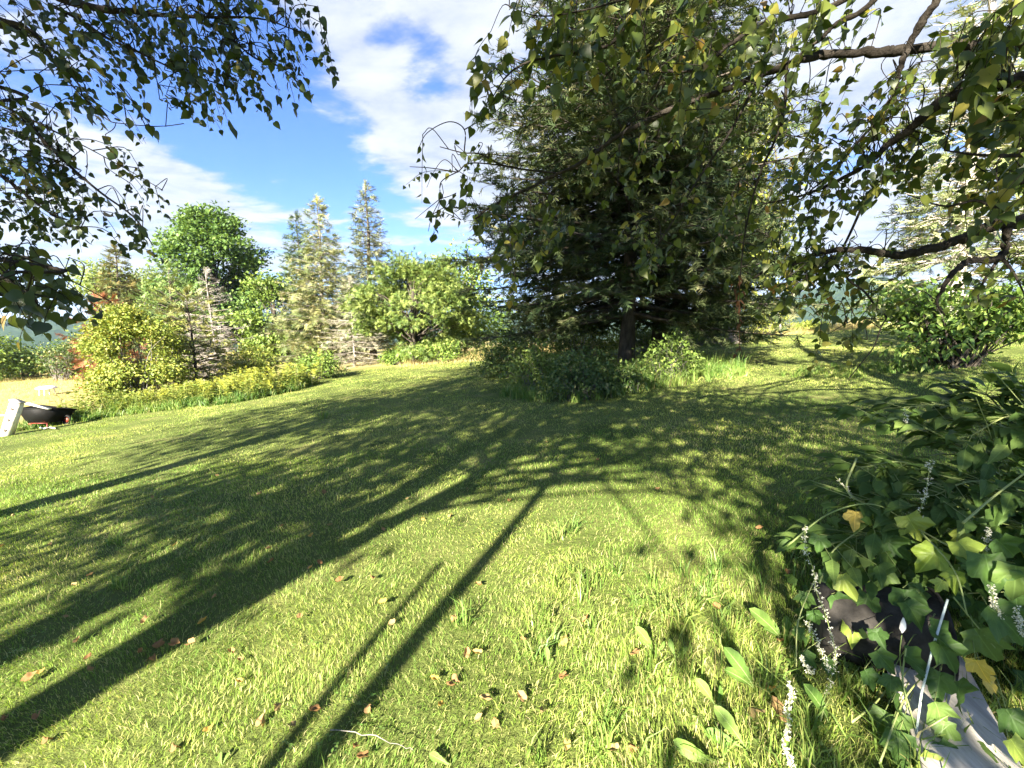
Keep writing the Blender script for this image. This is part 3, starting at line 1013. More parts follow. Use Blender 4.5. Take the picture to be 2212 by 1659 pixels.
broadleaf('broadleaf_tree', 'tall yellow-green tree standing beyond the large spruce', 'tree', b, [(0, 0, zt - 2.5, 1.2, 1.4, 2.6), (0.3, 0, zt - 7.0, 1.8, 1.8, 3.0)], 6000, 0.22, M_YGREEN, BARK, 0.22, clump=1.0)

# shrub border on the left
b = on_ground(300, 14.6)
zt = z_at(668, 14.6) - b[2]
broadleaf('forsythia_bush', 'large yellow-green bush at the lawn edge above the wheelbarrow', 'bush', b, blobset(1.7, 1.0, 0.5, zt - 0.35, 26, 0.52, 14, 0.25) + [(0.2, 0, zt - 0.4, 0.5, 0.5, 0.45), (-0.5, 0, zt - 0.6, 0.5, 0.5, 0.45), (0.9, 0, zt - 0.7, 0.5, 0.5, 0.45)], 22000, 0.09, M_YGREEN, BARK_GREY, 0.05, tpl=DIAM, per=44, clump=0.36, stems=3)
for i, (x, Y, top, w, lab, mt) in enumerate((
        (545, 18.5, 745, 0.95, 'leafy olive bush left of the goldenrod below the larch', M_YGREEN),
        (690, 19.0, 760, 0.85, 'round bush with dark bare stems at the right end of the goldenrod', M_MID),
        (940, 23.0, 735, 1.1, 'low bright green shrub at the foot of the hemlock', M_BRIGHT),
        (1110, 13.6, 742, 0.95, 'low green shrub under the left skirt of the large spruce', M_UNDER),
        (860, 24.5, 750, 0.8, 'small sunlit clump of leaves behind the lawn edge near the hemlock', M_BRIGHT),
        (1650, 23.5, 650, 1.1, 'yellow-green shrub on the crest beside the tree stump', M_YGREEN),
        (1140, 17.5, 690, 1.3, 'green shrub seen under the left skirt of the large spruce', M_MID),
        (1270, 18.5, 690, 1.3, 'sunlit shrub behind the trunk of the large spruce', M_YGREEN),
        (1400, 19.0, 690, 1.2, 'shrub in the gap right behind the twin spruce trunks', M_MID),
        (1500, 20.0, 680, 1.3, 'dense shrub left of the tree stump on the crest', M_MID),
        (1750, 24.0, 700, 1.0, 'low yellow-green shrub on the crest beside the leaning post', M_YGREEN),
        (60, 36, 745, 3.0, 'green thicket at the far edge of the dry field', M_MID),
        (-60, 33, 690, 2.6, 'tall green bush at the far edge of the dry field', M_MID),
        (195, 34, 720, 1.9, 'grey-green bush above the dry field behind the yellow-green bush', M_UNDER),
        (1960, 21.5, 665, 1.2, 'pale shrub on the crest left of the elder bush', M_YGREEN),
        (2200, 15, 640, 1.5, 'yellow-green bush lit by the sun behind the elder bush', M_YGREEN))):
    b = on_ground(x, Y)
    zt = max(0.5, z_at(top, Y) - b[2])
    broadleaf('shrub', lab, 'bush', b, [(0, 0, zt * 0.62, w, w, zt * 0.38), (-0.45 * w, 0, zt * 0.4, w * 0.7, w * 0.8, zt * 0.36), (0.5 * w, 0.1, zt * 0.42, w * 0.75, w * 0.8, zt * 0.38)],
              int(2600 + 600 * w), 0.11 if Y < 30 else 0.24, mt, BARK_GREY, 0.03, per=30, clump=0.35 if Y < 30 else 0.8, stems=2)
b = on_ground(135, 32)
broadleaf('bare_shrub', 'twiggy grey shrub with few leaves above the dry field', 'bush', b, [(0, 0, 1.7, 1.6, 1.0, 1.2)], 1500, 0.16, M_UNDER, DEADWOOD, 0.05, per=14, clump=0.8, stems=3)

# elder bush on the right
b = on_ground(2060, 8.7)
zt = z_at(600, 8.7) - b[2]
broadleaf('elder_bush', 'big leafy elder bush with dark hollow at the right lawn edge', 'bush', b, blobset(1.15, 0.9, 0.75, zt - 0.4, 13, 0.48, 6, -0.15) + [(-0.75, -0.1, 0.45, 0.55, 0.5, 0.3)], 3600, 0.17, M_BRIGHT, BARK, 0.06, tpl=OVALN, per=18, clump=0.42, stems=2, nobj=300)

# undergrowth at the foot of the large spruce
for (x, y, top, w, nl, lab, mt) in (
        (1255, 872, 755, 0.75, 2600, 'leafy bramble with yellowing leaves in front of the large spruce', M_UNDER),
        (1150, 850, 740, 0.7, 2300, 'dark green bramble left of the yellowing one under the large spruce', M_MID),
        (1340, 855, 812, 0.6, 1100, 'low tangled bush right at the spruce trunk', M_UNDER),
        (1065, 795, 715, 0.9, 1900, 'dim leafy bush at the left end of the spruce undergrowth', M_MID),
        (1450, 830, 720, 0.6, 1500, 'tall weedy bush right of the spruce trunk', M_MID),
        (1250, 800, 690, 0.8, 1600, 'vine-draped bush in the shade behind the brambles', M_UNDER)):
    p = ground(x, y)
    Y = p[1] + 0.5
    b = on_ground(x, Y)
    zt = max(0.6, z_at(top, Y) - b[2])
    broadleaf('bramble_bush', lab, 'bush', b, [(0, 0, zt * 0.66, w * 0.8, w * 0.8, zt * 0.36), (-0.5 * w, 0, zt * 0.33, w * 0.8, w * 0.7, zt * 0.33), (0.5 * w, 0, zt * 0.36, w * 0.8, w * 0.7, zt * 0.36)], nl, 0.085, mt, BARK_GREY, 0.02, tpl=OVAL, per=16, clump=0.26, stems=2, nobj=120)


# goldenrod
def goldenrod():
    stem_m = leaf_material('goldenrod_leaf', [(0, (0.13, 0.19, 0.035)), (0.6, (0.24, 0.29, 0.06)), (1, (0.36, 0.36, 0.10))], 0.3)
    flow_m = leaf_material('goldenrod_flower', [(0, (0.36, 0.38, 0.05)), (0.6, (0.48, 0.48, 0.07)), (1, (0.44, 0.48, 0.12))], 0.25, 0.7, 0.1)
    st, fl = MB(), MB()
    n = 1250
    x = rng.uniform(-12.6, -6.4, n)
    y = border_y(x) + 0.35 + rng.random(n) ** 0.8 * 2.4
    keep = rng.random(n) < np.clip((x + 14) / 4.0, 0.35, 1)
    x, y = x[keep], y[keep]
    for xx, yy in zip(x, y):
        z = float(terr(xx, yy))
        h = random.uniform(0.45, 1.15) * (0.45 + 0.5 * min(1, (yy - float(border_y(xx))) / 1.8)) * (0.4 + 1.25 * float(vnoise(xx, yy, 0.9, 31)))
        l = rng.normal(0, 0.10, 2)
        p0, p1 = np.array([xx, yy, z]), np.array([xx + l[0], yy + l[1], z + h])
        st.tube(np.array([p0, p1]), [0.006, 0.004], 3, cap=False, tint=random.random())
        k = 12
        u = rng.random(k)
        a = rng.uniform(0, 6.283, k)
        d = np.stack([np.cos(a), np.sin(a), rng.uniform(-0.2, 0.6, k)], 1)
        st.scatter(tpl_diamond(0.2), p0 + (p1 - p0) * u[:, None], d, np.tile([0, 0, 1.0], (k, 1)) + rng.normal(0, 0.3, (k, 3)), rng.uniform(0.09, 0.17, k))
        if xx > -11.5 and random.random() < 0.15 + 0.55 * float(vnoise(xx, yy, 0.9, 21)) * (yy > float(border_y(xx)) + 0.8):
            k = 8
            a = rng.uniform(0, 6.283, k)
            d = np.stack([np.cos(a), np.sin(a), rng.uniform(0.2, 1.0, k)], 1)
            fl.scatter(SPRAY_THIN[0], p1 - np.array([0, 0, 1]) * rng.uniform(0, 0.22, k)[:, None], d, rand_dirs(k), rng.uniform(0.09, 0.17, k))
    o = st.build('goldenrod', stem_m, kind='stuff')
    tag(o, 'drift of yellow goldenrod along the edge of the lawn', None, kind='stuff')
    fl.build('flower_heads', flow_m, o, kind='stuff')


goldenrod()

# ------------------------------------------------------------------ crest: stump with brush, fence post
def stump():
    b = on_ground(1572, 19.5)
    t = thing('tree_stump', 'weathered grey stump with dry brush on the crest right of the spruce', 'stump', tuple(b))
    mb = MB()
    z = np.linspace(-0.1, 0.95, 7)
    mb.tube(np.stack([0.05 * np.sin(z * 3), 0 * z, z], 1), [0.36, 0.30, 0.26, 0.25, 0.24, 0.25, 0.22], 11)
    mb.build('trunk', BARK_GREY, t, smooth=True)
    br = MB()
    for _ in range(260):
        a = random.uniform(0, 6.283)
        p = np.array([0.9 * math.cos(a) * random.random(), 0.5 * math.sin(a), 0])
        d = np.array([random.uniform(-0.7, 0.7), random.uniform(-0.4, 0.4), random.uniform(0.3, 1.0)])
        br.tube(np.array([p, p + d * 0.5, p + d * 0.9 + rng.normal(0, 0.1, 3)]), [0.009, 0.006, 0.003], 3, cap=False)
    br.build('dry_brush', DEADWOOD, t, kind='stuff')
    b = on_ground(1762, 21.5)
    mb = MB()
    mb.tube(np.array([(0, 0, -0.2), (-0.12, 0, 0.4), (-0.28, 0.02, 1.15)]), [0.05, 0.047, 0.042], 7)
    o = mb.build('fence_post', BARK_GREY)
    o.location = tuple(on_ground(1690, 21.0))
    tag(o, 'leaning weathered wooden post on the crest right of the stump', 'post')


stump()

# ------------------------------------------------------------------ the near trees whose limbs hang into the picture
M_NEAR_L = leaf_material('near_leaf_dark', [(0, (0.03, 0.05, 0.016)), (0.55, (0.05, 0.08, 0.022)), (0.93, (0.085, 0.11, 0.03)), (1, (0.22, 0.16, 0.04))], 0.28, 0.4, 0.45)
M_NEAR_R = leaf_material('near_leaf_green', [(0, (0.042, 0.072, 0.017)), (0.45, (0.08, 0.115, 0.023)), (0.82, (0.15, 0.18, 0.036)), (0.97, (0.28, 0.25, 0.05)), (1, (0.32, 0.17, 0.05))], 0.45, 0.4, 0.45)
M_DEADLEAF = leaf_material('dead_hanging_leaf', [(0, (0.07, 0.035, 0.02)), (1, (0.13, 0.07, 0.035))], 0.2, 0.7, 0.1)


def D3(pts, Y=None):
    """traced picture points with depths -> world points"""
    return np.array([at(q[0], q[1], q[2] if len(q) > 2 else Y) for q in pts])


def poly_points(poly, n):
    poly = np.asarray(poly, float)
    lo, hi = poly.min(0), poly.max(0)
    out = []
    while len(out) < n:
        p = rng.uniform(lo, hi)
        inside, j = False, len(poly) - 1
        for i in range(len(poly)):
            a, b_ = poly[i], poly[j]
            if (a[1] > p[1]) != (b_[1] > p[1]) and p[0] < (b_[0] - a[0]) * (p[1] - a[1]) / (b_[1] - a[1]) + a[0]:
                inside = not inside
            j = i
        if inside:
            out.append(p)
    return np.array(out)


class NearTree:
    def __init__(self, name, label, base, mat, group=None):
        self.base = np.asarray(base, float)
        self.t = thing(name, label, 'tree', tuple(self.base), group)
        self.mat = mat
        self.samples = []                                       # points on limbs that twigs can spring from
        self.twigs = MB()
        self.L = []                                             # leaves: pos, dir, up, size
    def limb(self, pts, r0, r1, name='limb', sides=8, n=8, knots=True, sample=True, pw=1.0):
        c = spline(pts, n)
        rad = r1 + (r0 - r1) * (1 - np.linspace(0, 1, len(c))) ** pw
        if knots and r0 > 0.012:
            rad = rad * (1 + 0.10 * rng.normal(size=len(c)).clip(-1.2, 1.6))
            c = c + rng.normal(0, 1, c.shape) * (rad * 0.16)[:, None]
        mb = MB()
        mb.tube(c, rad, sides)
        mb.build(name, BARK_NEAR, self.t, self.base, smooth=True)
        if sample:
            self.samples.append(c)
    def leafy_twig(self, path, size, step=0.035, start=0.35, droop=0.8, r=0.0018):
        self.twigs.tube(path, np.linspace(r * 1.4, r * 0.5, len(path)), 4, cap=False)
        seg = np.linalg.norm(np.diff(path, axis=0), axis=1)
        s = np.concatenate([[0], np.cumsum(seg)])
        q = np.arange(s[-1] * start, s[-1] + 1e-6, step)
        for i, a in enumerate(q):
            p = np.array([np.interp(a, s, path[:, k]) for k in range(3)])
            tan = nrm(path[min(len(path) - 1, np.searchsorted(s, a))] - path[max(0, np.searchsorted(s, a) - 1)] + 1e-6)
            sd = nrm(np.cross(tan, (0, 0, 1.0)) + 1e-6) * (1 if i % 2 else -1)
            d = nrm(tan * 0.4 + sd * 0.75 + np.array([0, 0, -droop * random.uniform(0.4, 1.1)]) + rng.normal(0, 0.4, 3))
            up = nrm(np.array([0, 0, 0.5]) + rng.normal(0, 0.75, 3))
            pet = p + d * 0.015
            self.L.append((pet, d, up, size * random.uniform(0.45, 1.15)))
    def mass(self, poly, n, Y, spread, size, flow, length=(0.14, 0.34), step=0.035, droop=0.8):
        """leafy branchlets that end around points of a region; flow is the way the shoots point"""
        S = np.vstack(self.samples)
        for p in poly_points(poly, n):
            a = at(p[0], p[1], Y + random.uniform(-spread, spread))
            d = nrm(np.asarray(flow, float) + rng.normal(0, 0.45, 3))
            L = random.uniform(*length)
            start = a - d * L * 0.6
            dist = np.linalg.norm(S - start, axis=1) + rng.uniform(0, 0.12, len(S))
            near = S[int(dist.argmin())]
            m = (near + start) / 2 + np.array([0, 0, 0.05]) + rng.normal(0, 0.03, 3)
            conn = spline([near, m, start], 4)
            self.twigs.tube(conn, np.linspace(0.0032, 0.0022, len(conn)), 4, cap=False)
            end = a + d * L * 0.4 + np.array([0, 0, -0.25 * L])
            self.leafy_twig(spline([start, a, end], 4), size, step, 0.0, droop)
            if dist.min() > 0.25:
                self.leafy_twig(conn, size * 0.9, step * 1.6, 0.45, droop)
    def shade_crown(self, blobs, ncl, nleaf, size, hub):
        """the rest of the crown, above and behind the camera"""
        cent = []
        v = np.array([q[3] * q[4] * q[5] for q in blobs]) ** 0.67
        for q, w in zip(blobs, v / v.sum()):
            k = max(3, int(ncl * w))
            cent.append(np.array(q[:3]) + rand_dirs(k) * (rng.random((k, 1)) ** 0.45) * np.array(q[3:6]))
        cent = np.vstack(cent)
        cent = cent[~in_view(cent, 150)]
        fo, wd = MB(), MB()
        for c in cent[rng.permutation(len(cent))[:70]]:
            h = np.asarray(hub[0]) + (np.asarray(hub[1]) - np.asarray(hub[0])) * random.random()
            pts = spline([h, (h + c) / 2 + np.array([0, 0, 0.4]), c], 4)
            if in_view(pts, 20).any():
                continue
            wd.tube(pts, np.linspace(0.035, 0.008, len(pts)), 4, cap=False)
        cl = rng.integers(0, len(cent), nleaf)
        pos = cent[cl] + rng.normal(0, 0.38, (nleaf, 3)) * np.array([1, 1, 0.7])
        pos = pos[~in_view(pos, 60)]
        k = len(pos)
        fo.scatter(DIAM, pos, rng.normal(0, 0.6, (k, 3)) + np.array([0, 0, -0.6]), rng.normal(0, 0.7, (k, 3)) + np.array([0, 0, 0.7]), size * rng.uniform(0.7, 1.3, k))
        fo.build('upper_foliage', self.mat, self.t, self.base, kind='stuff')
        wd.build('upper_branches', BARK_NEAR, self.t, self.base, kind='stuff')
    def finish(self, nobj=300):
        self.twigs.build('twigs', BARK_NEAR, self.t, self.base, kind='stuff')
        pos = np.array([q[0] for q in self.L])
        dr = nrm(np.array([q[1] for q in self.L]))
        up = np.array([q[2] for q in self.L])
        sz = np.array([q[3] for q in self.L])
        pr = project(pos)
        vis = in_view(pos, -10)
        score = np.where(vis, sz / np.maximum(pr[:, 2], 0.3), -1)
        order = np.argsort(-score)
        pick = order[:nobj]
        rest = order[nobj:]
        fo = MB()
        fo.scatter(HEART, pos[rest], dr[rest], up[rest], sz[rest])
        fo.build('foliage', self.mat, self.t, self.base, smooth=True, kind='stuff')
        lm = MB()
        lm.scatter(HEART, np.zeros((1, 3)), np.array([[0, 1.0, 0]]), np.array([[0, 0, 1.0]]), 1.0, np.zeros(1))
        me = lm.mesh('leaf', self.mat, smooth=True)
        X = nrm(np.cross(dr, up))
        Z = np.cross(X, dr)
        for i in pick:
            o = bpy.data.objects.new('leaf', me)
            o.parent = self.t
            M = Matrix(((X[i][0], dr[i][0], Z[i][0]), (X[i][1], dr[i][1], Z[i][1]), (X[i][2], dr[i][2], Z[i][2])))
            o.matrix_basis = Matrix.Translation(Vector(pos[i] - self.base)) @ M.to_4x4() @ Matrix.Scale(sz[i], 4)
            COL.objects.link(o)


def left_tree():
    bx, by = -7.6, 0.4
    base = (bx, by, float(terr(bx, by)))
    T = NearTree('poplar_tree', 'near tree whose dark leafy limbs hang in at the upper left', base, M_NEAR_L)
    tz = np.linspace(-0.2, 11, 9)
    T.limb(np.stack([bx + 0.12 * np.sin(tz), by + 0.1 * np.cos(tz), tz + base[2]], 1), 0.26, 0.05, 'trunk', 12, 4, False, False)
    hub = np.array([bx, by, 4.0])
    L1 = D3([(-160, -120, 3.3), (143, 0, 3.1), (300, 27, 3.0), (433, 37, 2.95), (560, 40, 2.9), (650, 70, 2.9)])
    T.limb(np.vstack([[hub], L1]), 0.055, 0.004, pw=2.2)
    L2 = D3([(-120, 20, 3.2), (0, 43, 3.0), (63, 63, 2.95), (107, 117, 2.9), (133, 157, 2.85), (173, 203, 2.8), (230, 257, 2.8), (267, 267, 2.75), (343, 273, 2.75), (397, 267, 2.7)])
    T.limb(np.vstack([[hub], L2]), 0.026, 0.0025, pw=3.0)
    T.limb(D3([(107, 10, 3.0), (167, 40, 2.95), (233, 83, 2.9), (293, 110, 2.85), (380, 150, 2.8), (500, 190, 2.75)]), 0.011, 0.003)
    T.limb(D3([(433, 37, 2.95), (500, 85, 2.95), (560, 130, 2.9), (640, 150, 2.9)]), 0.008, 0.003)
    L4 = D3([(-140, 150, 3.3), (0, 225, 3.1), (100, 275, 3.0), (200, 325, 3.0), (290, 375, 2.95), (350, 410, 2.9)])
    T.limb(np.vstack([[hub - np.array([0, 0, 0.6])], L4]), 0.026, 0.0025, pw=3.0)
    T.limb(D3([(40, 245, 3.05), (120, 330, 2.95), (210, 410, 2.9), (290, 470, 2.85), (330, 530, 2.85)]), 0.011, 0.003)
    T.limb(D3([(-60, 330, 3.1), (30, 400, 3.0), (100, 455, 2.9), (170, 500, 2.9)]), 0.012, 0.003)
    L5 = D3([(-160, 520, 2.8), (0, 560, 2.5), (60, 575, 2.4), (120, 590, 2.35), (180, 620, 2.3), (240, 652, 2.3)])
    T.limb(np.vstack([[hub - np.array([0, 0, 1.3])], L5]), 0.014, 0.0025, pw=2.0)
    L6 = D3([(-160, 540, 1.9), (-20, 590, 1.65), (40, 620, 1.6), (85, 660, 1.6)])
    T.limb(np.vstack([[hub - np.array([0, 0, 1.5])], L6]), 0.014, 0.0025, pw=2.0)
    fl = (0.55, 0.1, -0.75)
    T.mass([(-40, -40), (700, -40), (728, 70), (700, 150), (640, 165), (560, 215), (500, 190), (420, 200), (330, 160), (200, 150), (90, 100), (-40, 90)], 135, 2.95, 0.4, 0.053, fl)
    T.mass([(380, 150), (560, 150), (550, 225), (490, 210), (450, 235), (300, 300), (240, 330), (220, 260)], 17, 2.85, 0.2, 0.054, fl)
    T.mass([(60, 90), (160, 120), (210, 250), (150, 260), (60, 200)], 9, 2.9, 0.2, 0.06, fl)
    T.mass([(-40, 200), (60, 225), (170, 300), (290, 355), (350, 410), (335, 470), (250, 470), (150, 430), (60, 420), (-40, 420)], 66, 3.0, 0.35, 0.052, fl)
    T.mass([(-40, 420), (80, 420), (200, 460), (330, 500), (325, 545), (240, 500), (120, 520), (-40, 500)], 26, 2.95, 0.3, 0.053, fl)
    T.mass([(-40, 560), (60, 570), (180, 610), (240, 650), (150, 660), (-40, 640)], 22, 2.35, 0.2, 0.06, fl)
    T.mass([(-60, 600), (30, 600), (95, 640), (110, 690), (60, 700), (0, 680), (-60, 670)], 11, 1.65, 0.12, 0.062, (0.2, 0.1, -0.8), length=(0.10, 0.2), step=0.04)
    T.shade_crown([(-7.6, 0.0, 7.4, 3.8, 3.6, 3.2), (-7.4, 0.5, 10.6, 3.2, 3.0, 2.4), (-9.6, -1.0, 5.4, 2.2, 2.4, 1.6), (-6.2, 0.5, 5.6, 2.6, 2.2, 1.5), (-6.0, 0.8, 12.6, 2.4, 2.2, 1.8)], 230, 18000, 0.145, ((bx, by, 3.6), (bx, by, 10)))
    T.finish()


left_tree()


def right_tree():
    bx, by = 4.5, 2.35
    base = (bx, by, float(terr(bx, by)))
    T = NearTree('birch_tree', 'near tree whose long crooked limbs reach in from the right', base, M_NEAR_R)
    tz = np.linspace(-0.2, 9, 9)
    T.limb(np.stack([bx + 0.15 * np.sin(tz * 0.8), by + 0.1 * np.cos(tz), tz + base[2]], 1), 0.20, 0.05, 'trunk', 12, 4, False, False)
    hub = lambda z: [[bx, by, z]]
    R1 = D3([(2300, 85, 2.75), (2172, 93, 2.75), (1965, 107, 2.75), (1908, 113, 2.75), (1845, 115, 2.8), (1758, 122, 2.8), (1718, 133, 2.8), (1642, 163, 2.85), (1558, 197, 2.9), (1475, 227, 2.95), (1337, 293, 3.0), (1254, 353, 3.05), (1200, 377, 3.1), (1137, 410, 3.15), (1060, 447, 3.2), (1027, 473, 3.2)])
    T.limb(np.vstack([hub(3.3), R1]), 0.034, 0.006, n=6)
    T.limb(D3([(1200, 374, 3.1), (1097, 360, 3.1), (1037, 333, 3.05), (1000, 330, 3.05), (950, 317, 3.0)]), 0.007, 0.003)
    T.limb(D3([(1003, 329, 3.05), (1003, 280, 3.05), (970, 263, 3.05), (923, 287, 3.0), (903, 323, 3.0)]), 0.0045, 0.002, sample=False)
    T.limb(D3([(1003, 280, 3.05), (1030, 265, 3.05), (1060, 250, 3.0), (1100, 215, 3.0)]), 0.004, 0.002)
    T.limb(D3([(1120, 362, 3.1), (1020, 352, 3.1), (990, 370, 3.1), (953, 393, 3.1), (950, 430, 3.1), (933, 467, 3.1), (925, 500, 3.1)]), 0.005, 0.002)
    T.limb(D3([(990, 372, 3.1), (930, 363, 3.1), (885, 360, 3.1)]), 0.004, 0.002)
    T.limb(D3([(950, 430, 3.1), (925, 450, 3.1), (897, 473, 3.1)]), 0.003, 0.0015, sample=False)
    T.limb(D3([(990, 370, 3.1), (960, 345, 3.1), (935, 375, 3.1), (922, 405, 3.1)]), 0.003, 0.0015, sample=False)
    T.limb(D3([(995, 380, 3.1), (1015, 420, 3.1), (1025, 435, 3.1)]), 0.003, 0.0015, sample=False)
    R2 = D3([(2060, -60, 2.5), (2025, 0, 2.5), (1988, 53, 2.55), (1958, 110, 2.6), (1942, 153, 2.6), (1932, 197, 2.65), (1905, 247, 2.7), (1842, 320, 2.8), (1808, 363, 2.85), (1730, 430, 2.9)])
    T.limb(np.vstack([hub(5.0), D3([(2200, -260, 2.4)]), R2]), 0.028, 0.004, n=6)
    R3 = D3([(2300, 170, 2.2), (2122, 190, 2.3), (2042, 217, 2.35), (1988, 260, 2.4), (1955, 290, 2.45), (1915, 313, 2.5), (1892, 340, 2.5), (1825, 383, 2.6), (1740, 420, 2.7), (1650, 440, 2.8)])
    T.limb(np.vstack([hub(2.95), R3]), 0.034, 0.005, n=6)
    R4 = D3([(2330, 470, 2.5), (2212, 478, 2.5), (2141, 488, 2.55), (2091, 511, 2.6), (2024, 535, 2.65), (1941, 551, 2.7), (1894, 545, 2.7), (1834, 538, 2.75), (1768, 548, 2.8), (1708, 571, 2.85), (1661, 581, 2.9), (1628, 601, 2.9)])
    T.limb(np.vstack([hub(2.1), R4]), 0.040, 0.007, n=6)
    T.limb(D3([(2177, 493, 2.5), (2161, 555, 2.5), (2091, 565, 2.45), (2054, 595, 2.4), (2034, 628, 2.4), (2024, 655, 2.4), (2041, 681, 2.4)]), 0.022, 0.004)
    T.limb(D3([(2161, 555, 2.5), (2130, 600, 2.5), (2112, 640, 2.5), (2125, 665, 2.5)]), 0.009, 0.003)
    T.limb(D3([(2165, 558, 2.5), (2190, 590, 2.45), (2215, 640, 2.4)]), 0.010, 0.003)
    T.limb(D3([(1870, 430, 2.75), (1817, 541, 2.75), (1774, 585, 2.75), (1734, 625, 2.75), (1708, 648, 2.75)]), 0.008, 0.003)
    T.limb(D3([(1790, 555, 2.75), (1834, 605, 2.65), (1868, 631, 2.6), (1894, 665, 2.55), (1914, 685, 2.5), (1904, 705, 2.5), (1888, 748, 2.45), (1868, 775, 2.45), (1831, 821, 2.4)]), 0.007, 0.002)
    T.limb(D3([(1908, 690, 2.5), (1850, 690, 2.5), (1800, 715, 2.5), (1770, 735, 2.5)]), 0.003, 0.0015)
    T.limb(D3([(2290, 370, 2.1), (2212, 390, 2.15), (2175, 417, 2.2), (2152, 447, 2.2), (2108, 433, 2.25), (2040, 445, 2.3), (1960, 420, 2.35)]), 0.014, 0.003)
    T.limb(D3([(2290, 320, 2.0), (2212, 335, 2.05), (2120, 335, 2.1), (2040, 325, 2.2)]), 0.012, 0.003)
    T.limb(np.vstack([hub(4.6), D3([(2080, -230, 2.5), (1888, 0, 2.6), (1808, 50, 2.7), (1775, 83, 2.75), (1722, 123, 2.8), (1640, 200, 2.9)])]), 0.022, 0.004)
    T.limb(np.vstack([hub(4.4), D3([(2040, -150, 2.5), (1808, 7, 2.7), (1658, 50, 2.8), (1575, 97, 2.85), (1508, 150, 2.9), (1387, 150, 2.95), (1347, 130, 2.95), (1270, 203, 3.0)])]), 0.022, 0.003)
    T.limb(np.vstack([hub(4.8), D3([(1900, -260, 2.4), (1500, -90, 2.6), (1380, 0, 2.7), (1354, 50, 2.75), (1310, 100, 2.8), (1200, 120, 2.8), (1110, 150, 2.8), (1060, 215, 2.85)])]), 0.022, 0.003)
    T.limb(D3([(1380, -10, 2.7), (1270, 20, 2.7), (1170, 35, 2.7), (1100, 15, 2.7)]), 0.006, 0.002)
    T.limb(D3([(1390, 60, 2.75), (1400, 170, 2.75), (1375, 260, 2.75)]), 0.004, 0.002)
    T.limb(D3([(1640, 165, 2.85), (1580, 280, 2.85), (1500, 400, 2.85), (1440, 500, 2.9), (1400, 560, 2.9)]), 0.009, 0.003)
    T.limb(D3([(1700, 140, 2.8), (1690, 260, 2.75), (1640, 380, 2.75), (1610, 500, 2.75), (1597, 620, 2.75)]), 0.010, 0.003)
    fl = (-0.5, 0.05, -0.8)
    T.mass([(1030, 100), (1100, 30), (1180, 20), (1330, 25), (1340, 110), (1250, 190), (1130, 200), (1060, 235), (1010, 200)], 32, 2.8, 0.25, 0.075, fl)
    T.mass([(1000, 210), (1070, 205), (1060, 240), (1000, 240)], 4, 2.95, 0.1, 0.06, fl)
    T.mass([(1340, -30), (1900, -30), (1850, 90), (1700, 130), (1560, 190), (1450, 215), (1330, 180)], 54, 2.75, 0.35, 0.072, fl)
    T.mass([(1240, 330), (1500, 240), (1720, 170), (1760, 330), (1690, 480), (1620, 610), (1480, 620), (1360, 560), (1290, 470)], 66, 2.9, 0.35, 0.055, fl)
    T.mass([(1760, 170), (1930, 170), (1990, 330), (1900, 420), (1760, 530), (1690, 560), (1690, 430), (1740, 300)], 66, 2.7, 0.35, 0.054, fl)
    T.mass([(2010, 110), (2230, -20), (2230, 470), (2080, 470), (1960, 400), (1960, 320)], 58, 2.3, 0.3, 0.062, fl)
    T.mass([(2120, -20), (2240, -20), (2240, 330), (2130, 250)], 7, 2.05, 0.15, 0.078, fl)
    T.mass([(1640, 560), (1760, 550), (1900, 550), (1880, 620), (1760, 640), (1690, 660), (1640, 640)], 40, 2.75, 0.2, 0.056, fl)
    T.mass([(1000, 420), (1100, 410), (1230, 400), (1220, 520), (1100, 540), (1010, 470)], 16, 3.1, 0.15, 0.066, fl)
    T.mass([(930, 470), (960, 440), (970, 500), (935, 510)], 3, 3.1, 0.05, 0.064, (-0.1, 0, -1))
    T.mass([(1000, 325), (1060, 330), (1050, 365), (1000, 350)], 4, 3.05, 0.05, 0.05, fl)
    T.mass([(880, 355), (960, 355), (960, 375), (880, 372)], 2, 3.1, 0.04, 0.05, fl)
    T.mass([(1090, 600), (1120, 600), (1125, 650), (1085, 650)], 2, 3.0, 0.05, 0.06, (0, 0, -1))
    T.mass([(1770, 690), (1860, 690), (1860, 740), (1770, 740)], 5, 2.5, 0.08, 0.05, fl)
    T.mass([(1860, 640), (1910, 650), (1900, 690), (1860, 690)], 4, 2.5, 0.06, 0.05, fl)
    T.mass([(2030, 580), (2200, 560), (2200, 640), (2100, 650)], 9, 2.45, 0.1, 0.05, fl)
    T.shade_crown([(5.6, 1.6, 5.4, 2.6, 2.4, 1.6), (4.2, 1.0, 4.6, 1.8, 1.5, 1.0), (6.2, 2.6, 4.0, 1.6, 1.6, 1.2)], 80, 3600, 0.11, ((bx, by, 3), (bx, by, 8)))
    T.finish()
    # dead brown leaves caught on a hanging shoot
    p = D3([(1597, 600, 2.72), (1598, 680, 2.7), (1597, 760, 2.7)])
    mb = MB()
    k = 26
    u = np.concatenate([rng.uniform(0, 0.72, k - 3), [0.95, 0.97, 1.0]])
    pos = p[0] + (p[2] - p[0]) * u[:, None] + rng.normal(0, 0.016, (k, 3))
    mb.scatter(HEART, pos, rng.normal(0, 0.35, (k, 3)) + np.array([0, 0, -1.0]), rand_dirs(k), np.column_stack([rng.uniform(0.012, 0.03, k), rng.uniform(0.03, 0.05, k), np.full(k, 0.04)]))
    mb.tube(spline(p, 5), 0.002, 4)
    o = mb.build('dead_leaf_cluster', M_DEADLEAF, None, tuple(p[0]), kind='stuff')
    o['kind'] = 'thing'
    tag(o, 'brown dead leaf cluster dangling on a shoot over the crest', 'leaves')


right_tree()


